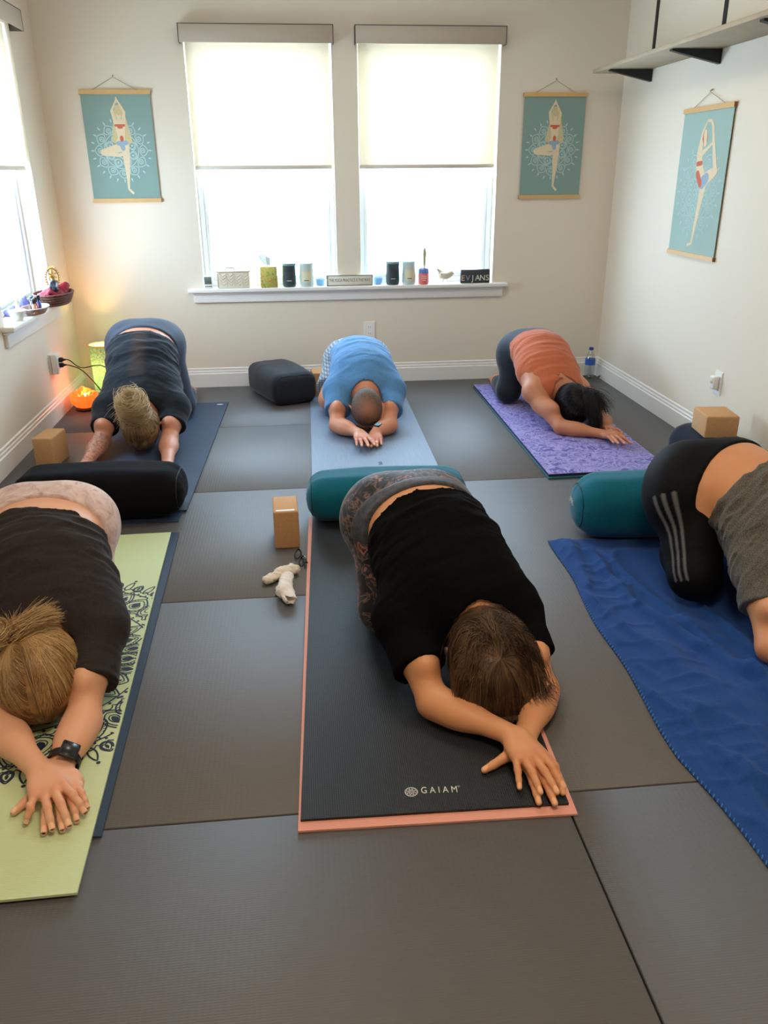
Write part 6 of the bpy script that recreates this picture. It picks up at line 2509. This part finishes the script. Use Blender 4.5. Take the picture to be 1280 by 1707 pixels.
for sg in (-1, 1):
    MB().tube([(0.0 + sg * 0.010, sg * 0.008, 0.032), (sg * 0.022, sg * 0.010, 0.002), (sg * 0.022 + 0.014, sg * 0.010, 0.002)], 0.002, 6).build('leg', M('brown_wire', srgb(150, 128, 100), 0.5), bd)

x0_, x1_ = sx(767), sx(815)
ds = empty('photo_letter_sign', ((x0_ + x1_) / 2, YS - 0.004, ZSL), 0, 'small black sign with pale picture letters at the right end of the sill', 'sign')
hw_ = (x1_ - x0_) / 2
MB().box((-hw_, -0.010, 0), (hw_, 0.014, 0.086), 0.002, seg=1).build('sign_block', M('black_painted_wood', srgb(52, 56, 62), 0.6), ds)
cols_ = [srgb(226, 180, 140), srgb(150, 150, 158), srgb(206, 212, 206), srgb(206, 212, 196), srgb(214, 218, 198), srgb(216, 212, 190)]
for k, ch in enumerate('EVJANS'):
    mw = Matrix.Translation((-hw_ * 0.84 + k * hw_ * 0.335, -0.0105, 0.032)) @ Matrix.Rotation(R(90), 4, 'X')
    text_mesh(ch, 0.050, M('picture_letter', cols_[k], 0.6), 'letter', ds, mw, 0.0006)

# ------------------------------------------------------------------ things on the left window sill
ZL = 0.637
tr1 = empty('woven_basket', (XL + 0.055, 4.835, ZL), 0, 'shallow brown woven basket on the left window sill', 'basket')
m_wick = M('brown_wicker', srgb(104, 64, 54), 0.7, bump=0.9, bscale=120, var=0.3, vscale=60)
mb = MB()
prof = [(0.115, 0.0), (0.120, 0.002), (0.150, 0.045), (0.162, 0.062), (0.158, 0.066), (0.146, 0.048), (0.115, 0.008), (0.0, 0.006)]
mb.lathe((0, 0, 0), prof, 56, sx=0.62, sy=1.0)
mb.build('basket_bowl', m_wick, tr1)
for z_, r_ in ((0.012, 0.128), (0.024, 0.137), (0.036, 0.146), (0.048, 0.154), (0.063, 0.163)):
    pts = [(0.62 * (r_ + 0.002 * math.sin(k * 4)) * math.cos(2 * PI * k / 80), (r_ + 0.002 * math.sin(k * 4)) * math.sin(2 * PI * k / 80), z_ + 0.0015 * math.cos(k * 4)) for k in range(80)]
    MB().tube(pts, 0.0045, 6, True).build('woven_coil', m_wick, tr1)
m_red = cloth('crimson_silk', srgb(104, 6, 26), srgb(136, 14, 40), 200, 0.5, sheen=0.0)
base = (XL + 0.055, 4.835, ZL)
Pc = [cap(A3(base) + A3((0, -0.10, 0.050)), A3(base) + A3((0, 0.11, 0.052)), 0.038, 0.036, 0.02, (1, 0, 0), 1.6),
      cap(A3(base) + A3((0.02, 0.06, 0.062)), A3(base) + A3((0.04, 0.125, 0.088)), 0.026, 0.016, 0.02),
      cap(A3(base) + A3((0.0, -0.08, 0.06)), A3(base) + A3((0.02, -0.14, 0.080)), 0.022, 0.012, 0.02)]
o = soft('silk_cloth', Pc, m_red, None, base, 0.005, ((), (), ()), 0, ridges(0.012, 45, (0.3, 1, 0.1), 4, 0.4), 1)
o.location = base
tag(o, 'crumpled crimson silk cloth lying in the woven basket', 'cloth')

m_gold = M('antique_gold', srgb(190, 146, 74), 0.35, 0.75, var=0.2, vscale=50)
st = empty('brass_statuette', (XL + 0.062, 4.835, ZL + 0.075), R(60), 'antique gold statuette ringed by a flame halo, standing in the basket', 'statuette')
mb = MB()
pts = [(0.044 * math.cos(a), 0, 0.066 + 0.052 * math.sin(a)) for a in np.linspace(0, 2 * PI, 40, endpoint=False)]
mb.tube(pts, 0.0035, 6, True)
for a in np.linspace(-0.5, PI + 0.5, 19):
    mb.lathe((0.046 * math.cos(a), 0, 0.066 + 0.055 * math.sin(a)), [(0.0045, 0), (0.003, 0.007), (0.0, 0.013)], 8, (math.cos(a), 0, math.sin(a)))
mb.build('flame_halo', m_gold, st)
Pd = [cap((0, 0, 0.022), (0.004, 0, 0.050), 0.008, 0.010, 0.01), cap((0.004, 0, 0.050), (0, 0, 0.078), 0.011, 0.013, 0.01), ell((0, 0, 0.098), [(1, 0, 0), (0, 1, 0), (0, 0, 1)], (0.009, 0.009, 0.011), 0.008),
      cap((0, 0, 0.105), (0, 0, 0.118), 0.006, 0.002, 0.006), cap((0, 0, 0.082), (0.030, -0.004, 0.092), 0.005, 0.003, 0.006), cap((0, 0, 0.082), (-0.030, -0.004, 0.070), 0.005, 0.003, 0.006),
      cap((0, 0, 0.080), (0.026, -0.006, 0.068), 0.005, 0.003, 0.006), cap((0, 0, 0.080), (-0.026, -0.002, 0.096), 0.005, 0.003, 0.006), cap((0.002, 0, 0.046), (0.022, -0.008, 0.046), 0.008, 0.006, 0.008), cap((0.022, -0.008, 0.046), (-0.006, -0.010, 0.036), 0.006, 0.004, 0.006),
      ell((0, 0, 0.012), [(1, 0, 0), (0, 1, 0), (0, 0, 1)], (0.026, 0.018, 0.012), 0.006)]
soft('dancing_figure', Pd, m_gold, st, (0, 0, 0), 0.002, ((), (), ()), 0, None, 0)
m_stone = M('dark_grey_crystal', srgb(36, 38, 46), 0.3, var=0.4, vscale=30)
bm = bmesh.new()
bmesh.ops.create_icosphere(bm, subdivisions=2, radius=1)
g_ = random.Random(2)
for vv in bm.verts:
    vv.co = Vector((vv.co.x * 0.026, vv.co.y * 0.030, vv.co.z * 0.034)) * g_.uniform(0.78, 1.18)
mb = MB()
mb.addbm(bm)
o = mb.build('crystal_stone', m_stone)
o.location = (XL + 0.085, 4.755, ZL + 0.108)
tag(o, 'dark grey crystal stone beside the gold statuette', 'stone')

m_slate = M('grey_brown_dish', srgb(140, 118, 104), 0.5, var=0.2, vscale=30)
dish = empty('wooden_dish', (XL + 0.045, 4.50, ZL), 0, 'shallow grey-brown dish holding small bottles on the left sill', 'dish')
MB().lathe((0, 0, 0), [(0.055, 0), (0.062, 0.002), (0.085, 0.026), (0.090, 0.034), (0.086, 0.034), (0.060, 0.008), (0, 0.006)], 40, sx=0.72, sy=1.25).build('dish_bowl', m_slate, dish)
MB().tube([(0.72 * 0.09 * math.cos(a), 1.25 * 0.09 * math.sin(a), 0.034) for a in np.linspace(0, 2 * PI, 48, endpoint=False)], 0.003, 6, True).build('dish_rim', M('pale_rim', srgb(196, 190, 180), 0.4), dish)
m_cap = M('black_bottle_cap', srgb(22, 22, 24), 0.35)
for (dx, dy, col, nm) in ((0.058, 4.475, srgb(170, 40, 52), 'red'), (0.050, 4.555, srgb(30, 60, 140), 'blue'), (0.030, 4.515, srgb(96, 60, 36), 'amber'), (0.066, 4.420, srgb(190, 120, 96), 'copper')):
    e = empty('oil_bottle', (XL + dx, dy, ZL + 0.010), 0, 'small %s essential oil bottle with black cap in the dish' % nm, 'bottle', 'oil bottles in the dish')
    MB().lathe((0, 0, 0), [(0.011, 0), (0.0125, 0.002), (0.0125, 0.040), (0.007, 0.048), (0.007, 0.052)], 20).build('glass_bottle', M(nm + '_glass', col, 0.15, Coat__Weight=0.5), e)
    MB().lathe((0, 0, 0.052), [(0.0105, 0), (0.0105, 0.022), (0.008, 0.024), (0, 0.024)], 20).build('cap', m_cap, e)
bw = empty('white_bowl', (XL + 0.022, 4.28, ZL), 0, 'small white ceramic bowl at the near end of the left sill', 'bowl')
MB().lathe((0, 0, 0), [(0.024, 0), (0.028, 0.003), (0.046, 0.030), (0.052, 0.050), (0.048, 0.050), (0.030, 0.012), (0, 0.008)], 36, sx=0.8).build('bowl_body', M('white_ceramic', srgb(232, 232, 224), 0.25), bw)
MB().lathe((0.0, 0.01, 0.012), [(0.010, 0), (0.010, 0.075), (0.007, 0.080), (0.007, 0.098), (0, 0.1)], 18, (0.1, -0.15, 1)).build('spout', m_plate, bw)
Pp = [cap((XL - 0.058, 4.42, ZL + 0.020), (XL - 0.058, 4.66, ZL + 0.025), 0.026, 0.026, 0.02, (1, 0, 0), 1.1), cap((XL - 0.055, 4.56, ZL + 0.035), (XL - 0.05, 4.64, ZL + 0.060), 0.02, 0.014, 0.02)]
pb = (XL - 0.03, 4.55, ZL)
o = soft('violet_cloth', Pp, cloth('violet_blue_fabric', srgb(104, 104, 186), srgb(130, 130, 206), 200, 0.7), None, pb, 0.004, ((), (), ()), 0, ridges(0.010, 50, (0.3, 1, 0.1), 14, 0.4), 1)
o.location = pb
tag(o, 'violet-blue folded cloth at the back of the left sill', 'cloth')
Pp = [cap((XL + 0.02, 4.40, ZL + 0.050), (XL + 0.045, 4.46, ZL + 0.045), 0.014, 0.010, 0.02)]
o = soft('pink_sachet', [cap((XL - 0.01, 4.36, ZL + 0.018), (XL + 0.00, 4.42, ZL + 0.030), 0.018, 0.015, 0.02)], M('pink_satin', srgb(214, 90, 110), 0.5), None, (XL, 4.38, ZL), 0.004, ((), (), ()), 0, ridges(0.006, 60, (0.3, 1, 0.1), 17, 0.4), 1)
o.location = (XL, 4.38, ZL)
tag(o, 'small pink sachet between the dish and the white bowl', 'sachet')

# ------------------------------------------------------------------ water bottle and sprig in the right corner
bx, by = 1.955, 5.305
t = NT('clear_bottle_plastic')
tr = t.n('ShaderNodeBsdfTransparent', Color=(0.86, 0.90, 0.92, 1))
gl = t.n('ShaderNodeBsdfGlossy', Roughness=0.08, Color=(1, 1, 1, 1))
mx = t.n('ShaderNodeMixShader', i0=0.16, i1=tr.outputs[0], i2=gl.outputs[0])
t.l(mx.outputs[0], t.out.inputs[0])
wb = empty('water_bottle', (bx, by, 0), 0, 'clear plastic water bottle with blue label and cap in the right corner', 'bottle')
MB().lathe((0, 0, 0), [(0.026, 0), (0.031, 0.004), (0.033, 0.02), (0.031, 0.03), (0.033, 0.04), (0.031, 0.05), (0.033, 0.06), (0.033, 0.125), (0.030, 0.145), (0.018, 0.178), (0.0125, 0.185), (0.0125, 0.196)], 32).build('bottle_body', t.m, wb)
MB().lathe((0, 0, 0.095), [(0.0338, 0), (0.0338, 0.040)], 32, caps=False).build('blue_label', M('blue_bottle_label', srgb(46, 92, 180), 0.4), wb)
MB().lathe((0, 0, 0.194), [(0.015, 0), (0.015, 0.015), (0.013, 0.017), (0, 0.017)], 24).build('bottle_cap', M('navy_cap', srgb(28, 50, 130), 0.4), wb)
sp = empty('leafy_sprig', (bx - 0.01, by - 0.055, 0), 0, 'small dark leafy sprig lying at the foot of the water bottle', 'sprig')
m_leaf = M('dark_olive_leaf', srgb(58, 70, 60), 0.6, var=0.4, vscale=30)
mb = MB()
g_ = random.Random(9)
for k in range(12):
    x = -0.065 + k * 0.011
    y = g_.uniform(-0.015, 0.015)
    a = g_.uniform(0.6, 2.5)
    L_ = g_.uniform(0.025, 0.045)
    d = Vector((math.cos(a), g_.uniform(-0.5, 0.3), abs(math.sin(a)) * 0.9)).normalized()
    s_ = d.cross(Vector((0, 0, 1))).normalized() * 0.006
    p = Vector((x, y, 0.006))
    mid = p + d * L_ * 0.5 + Vector((0, 0, 0.002))
    mb.add([p, mid + s_, p + d * L_, mid - s_, mid + Vector((0, 0, 0.003))], [[0, 1, 4], [1, 2, 4], [2, 3, 4], [3, 0, 4], [0, 3, 2, 1]])
mb.build('leaves', m_leaf, sp)
MB().tube([(-0.07, 0, 0.004), (0, 0.004, 0.008), (0.065, -0.004, 0.005)], 0.0018, 6).build('stem', m_leaf, sp)
